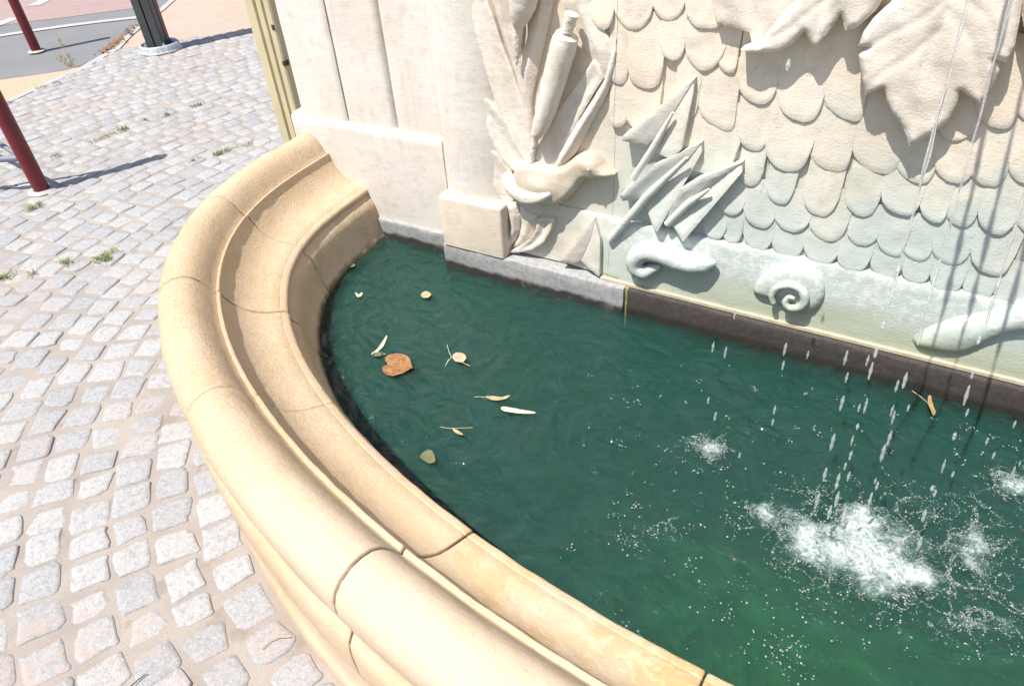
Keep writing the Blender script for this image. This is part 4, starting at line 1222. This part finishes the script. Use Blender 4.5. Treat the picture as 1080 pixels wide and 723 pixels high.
# tall weed by the asphalt
wb = onz(80, 72.5, .0)
mb = MB()
top = wb+Vector((-.13, .02, .30)); mid = wb+Vector((-.05, .0, .15))
mb.tube([wb, mid, top], [.004, .003, .0012], 5)
rw = random.Random(3)
weed = empty('tall_weed', tuple(wb), 'thin yellow green weed standing at the edge of the asphalt', 'weed')
mb.build('stem', M['dry'], weed)
V = []; Fc = []
for i in range(46):
    u = rw.random(); c = wb.lerp(mid, u*2) if u < .5 else mid.lerp(top, u*2-1)
    if u < .15: continue
    a = rw.uniform(0, 6.28); d = Vector((math.cos(a), math.sin(a), rw.uniform(-.2, .6))).normalized(); L = rw.uniform(.02, .055)*(1.2-u*.5); s_ = d.cross(Vector((0, 0, 1))).normalized()*L*.16
    b = len(V); V.extend([c, c+d*L*.5+s_, c+d*L, c+d*L*.5-s_]); Fc.append((b, b+1, b+2, b+3))
mesh('foliage', V, Fc, M['dry'], weed, False)
# leaf litter along the kerb
V = []; Fc = []
for i in range(150):
    u = rw.random(); P = [g(108, 58), g(120, 50), g(132, 40), g(148, 27)]
    j = min(2, int(u*3)); c = Vector(P[j]).lerp(Vector(P[j+1]), u*3-j); c = Vector((c.x+rw.gauss(-.02, .035), c.y+rw.gauss(0, .035), .014+rw.random()*.01))
    a = rw.uniform(0, 6.28); L = rw.uniform(.012, .03); d = Vector((math.cos(a), math.sin(a), rw.uniform(-.3, .3)))*L; s_ = Vector((-math.sin(a), math.cos(a), rw.uniform(-.4, .4)))*L*.5
    b = len(V); V.extend([c-d, c+s_, c+d, c-s_]); Fc.append((b, b+1, b+2, b+3))
tag(mesh('leaf_litter', V, Fc, M['leaf_brown'], None, False), 'dry brown leaf litter gathered along the kerb below the lamp post', 'leaf litter', kind='stuff')
# twigs on the setts
mb = MB(); mb.tube([onz(a, b, .022) for a, b in ((276,684),(284,676),(293,672),(306,671))], .0013, 6)
tag(mb.build('dry_twig', M['leaf_tan']), 'thin dry twig lying on the setts at the foot of the basin', 'twig', 'dry twigs on the setts')
mb = MB(); mb.tube([onz(a, b, .022) for a, b in ((138,723),(146,716),(154,710))], .0015, 6)
tag(mb.build('dry_twig', M['dark']), 'short dark twig on the setts at the bottom edge of the photo', 'twig', 'dry twigs on the setts')

# ------------------------------------------------------------------ red posts
def red_post(base, h, label):
    e = empty('red_post', (base[0], base[1], 0), label, 'post', 'dark red steel posts')
    mb = MB(); x, y = base; r = .041
    mb.tube([(x, y, .004), (x, y, h-.03), (x, y, h-.012), (x, y, h-.002), (x, y, h)], [r, r, r*.9, r*.5, r*.05], 28)
    mb.build('tube', M['red'], e)
    V = []; Fc = []; n = 20
    for j, (rad, z) in enumerate(((.078, .013), (.070, .021), (.043, .023))):
        for i in range(n):
            a = 2*math.pi*i/n; q = rad*(1+.12*noise.noise(Vector((math.cos(a)*2, math.sin(a)*2, base[0]))))
            V.append((x+q*math.cos(a), y+q*math.sin(a), z))
    for j in range(2):
        for i in range(n): Fc.append((j*n+i, j*n+(i+1) % n, (j+1)*n+(i+1) % n, (j+1)*n+i))
    mesh('cement_collar', V, Fc, M['cement'], e)
    return e
b1 = g(46, 203); b2 = g(39.5, 55.5)
red_post(b1, 1.33, 'nearer dark red post standing on the setts at the left edge')
red_post(b2, 1.22, 'farther dark red post standing on the asphalt at the top left')
# grey rails meeting the nearer post
rail = empty('barrier_rail', (b1[0]-.3, b1[1]-.3, 0), 'grey steel rails leaving the photo behind the nearer red post', 'rail')
p0 = Vector((b1[0], b1[1], .215)); l1 = onz(-60, 172, .205); l2 = onz(-60, 118, .36)
for a, b, r in ((p0+Vector((-.02, -.01, -.01)), l1, .017), (p0+Vector((-.02, -.01, 0)), l2, .015)):
    mb = MB(); d = (b-a); mb.tube([a, a+d*.5, b, b+d], r, 12); mb.build('rail_bar', M['steel'], rail)
mb = MB(); a = Vector((b1[0]-.02, b1[1]-.02, .80)); dd = Vector((-.9, -.9, 0))
mb.tube([a, a+dd], .014, 12); mb.build('top_bar', M['steel'], rail)

# ------------------------------------------------------------------ lamp post
lb = onz(170.5, 54.5, 0); lx, ly = lb.x, lb.y
lamp = empty('lamp_post', (lx, ly, 0), 'tall dark grey lamp post on a galvanised round foot, standing on the setts', 'lamp post')
V = []; Fc = []; zs2 = [.03, 1.0, 2.5, 4.2]
sec = []
a0 = math.radians(-60)
for i in range(4):                                     # square tube with a groove in each face
    a = a0+i*math.pi/2; n_ = Vector((math.cos(a), math.sin(a))); t = Vector((-n_.y, n_.x)); h = .078
    for u, dpt in ((-.86, 0), (-.10, 0), (-.085, -.016), (.085, -.016), (.10, 0), (.86, 0)): sec.append(n_*(h+dpt)+t*(h*u))
for z in zs2:
    for p in sec: V.append((lx+p.x, ly+p.y, z))
m = len(sec)
for j in range(len(zs2)-1):
    for i in range(m): Fc.append((j*m+i, j*m+(i+1) % m, (j+1)*m+(i+1) % m, (j+1)*m+i))
Fc.append(tuple(range((len(zs2)-1)*m, len(zs2)*m)))
mesh('shaft', V, Fc, M['lamp'], lamp, False)
V = []; Fc = []; n = 40
prof = [(.175, .008), (.182, .02), (.176, .030), (.170, .040), (.168, .066), (.160, .074), (.148, .074), (.142, .066), (.140, .045), (.06, .045)]
for r, z in prof:
    for i in range(n):
        a = 2*math.pi*i/n; q = r*(1+.02*math.sin(a*4)+.02*noise.noise(Vector((math.cos(a)*2, math.sin(a)*2, z*9)))); V.append((lx+q*math.cos(a), ly+q*math.sin(a), z))
for j in range(len(prof)-1):
    for i in range(n): Fc.append((j*n+i, j*n+(i+1) % n, (j+1)*n+(i+1) % n, (j+1)*n+i))
mesh('foot_ring', V, Fc, M['galv'], lamp, True, 50)
for i in range(4):
    a = a0+math.pi/4+i*math.pi/2; mb = MB(); c = Vector((lx+.112*math.cos(a), ly+.112*math.sin(a), .045))
    mb.tube([c, c+Vector((0, 0, .03))], .013, 6); mb.tube([c+Vector((0, 0, .03)), c+Vector((0, 0, .042))], .007, 8); mb.build('anchor_bolt', M['galv'], lamp)
# lamp head, out of the photo
mb = MB(); mb.tube([(lx, ly, 4.2), (lx, ly, 4.26), (lx, ly, 4.34), (lx, ly, 4.4), (lx, ly, 4.42)], [.05, .16, .22, .14, .02], 20); mb.build('lamp_head', M['lamp'], lamp)

# ------------------------------------------------------------------ cream yellow post beside the wall
yp = 2.16
ya, yb_ = ony(278, 80, yp), ony(303.5, 80, yp)
xm = (ya.x+yb_.x)/2; hw = (yb_.x-ya.x)/2
post = empty('channel_post', (xm, yp, 0), 'cream yellow ribbed post standing against the left end of the fountain wall', 'post')
sec = [(-1, .9), (-1, -.15), (-.93, -.25), (-.30, -.25), (-.24, -.10), (-.06, -.10), (0, -.28), (.34, -.28), (.40, -.14), (.52, -.14), (.58, -.30), (.93, -.30), (1, -.22), (1, .9)]
V = []; Fc = []
zz = np.linspace(.0, 2.6, 14)
for z in zz:
    for u, v in sec: V.append((xm+u*hw, yp+.02+v*hw, z))
m = len(sec)
for j in range(len(zz)-1):
    for i in range(m): Fc.append((j*m+i, j*m+(i+1) % m, (j+1)*m+(i+1) % m, (j+1)*m+i))
Fc.append(tuple(range((len(zz)-1)*m, len(zz)*m)))
mesh('profile', V, Fc, M['yellow'], post, False)
for py in (28, 66):  # two small dark blocks along the right edge of the post
    c = ony(289+(py-30)*.30, py, yp+.01); mb = MB()
    mb.box(c.x+.004, c.x+.018, yp-.005, yp+.02, c.z-.010, c.z+.010)
    mb.build('dark_block', M['dark'], post, False)

# ------------------------------------------------------------------ camera, light, world
cam = bpy.data.cameras.new('camera'); co = bpy.data.objects.new('camera', cam); COL.objects.link(co)
R3 = Matrix((RX, -RD, -RF)).transposed()
co.matrix_world = Matrix.Translation(CAM) @ R3.to_4x4()
cam.sensor_width = 36; cam.lens = F/1080*36; cam.clip_end = 500; cam.clip_start = .02
sc.camera = co
sun = bpy.data.lights.new('sun', 'SUN'); sun.energy = 4.6; sun.angle = math.radians(.53); sun.color = (1, .955, .89)
so = bpy.data.objects.new('sun', sun); COL.objects.link(so)
L = Vector((SUN_D.x*math.cos(SUN_E), SUN_D.y*math.cos(SUN_E), -math.sin(SUN_E)))
so.rotation_euler = L.to_track_quat('-Z', 'Y').to_euler(); so.location = (-2, -4, 6)
w = bpy.data.worlds.new('World'); sc.world = w; w.use_nodes = True
nt = w.node_tree; bg = nt.nodes['Background']
sky = nt.nodes.new('ShaderNodeTexSky'); sky.sky_type = 'NISHITA'; sky.sun_disc = False
sky.sun_elevation = SUN_E; sky.sun_rotation = math.atan2(-SUN_D.x, -SUN_D.y)
sky.air_density = 1.0; sky.dust_density = 1.6; sky.ozone_density = 1.0
nt.links.new(sky.outputs[0], bg.inputs[0]); bg.inputs[1].default_value = .11
sc.view_settings.view_transform = 'Standard'; sc.view_settings.look = 'None'; sc.view_settings.gamma = 1
sc.view_settings.use_curve_mapping = False
sc.view_settings.exposure = .5
sc.cycles.max_bounces = 8; sc.cycles.transparent_max_bounces = 12; sc.cycles.caustics_reflective = False; sc.cycles.caustics_refractive = False
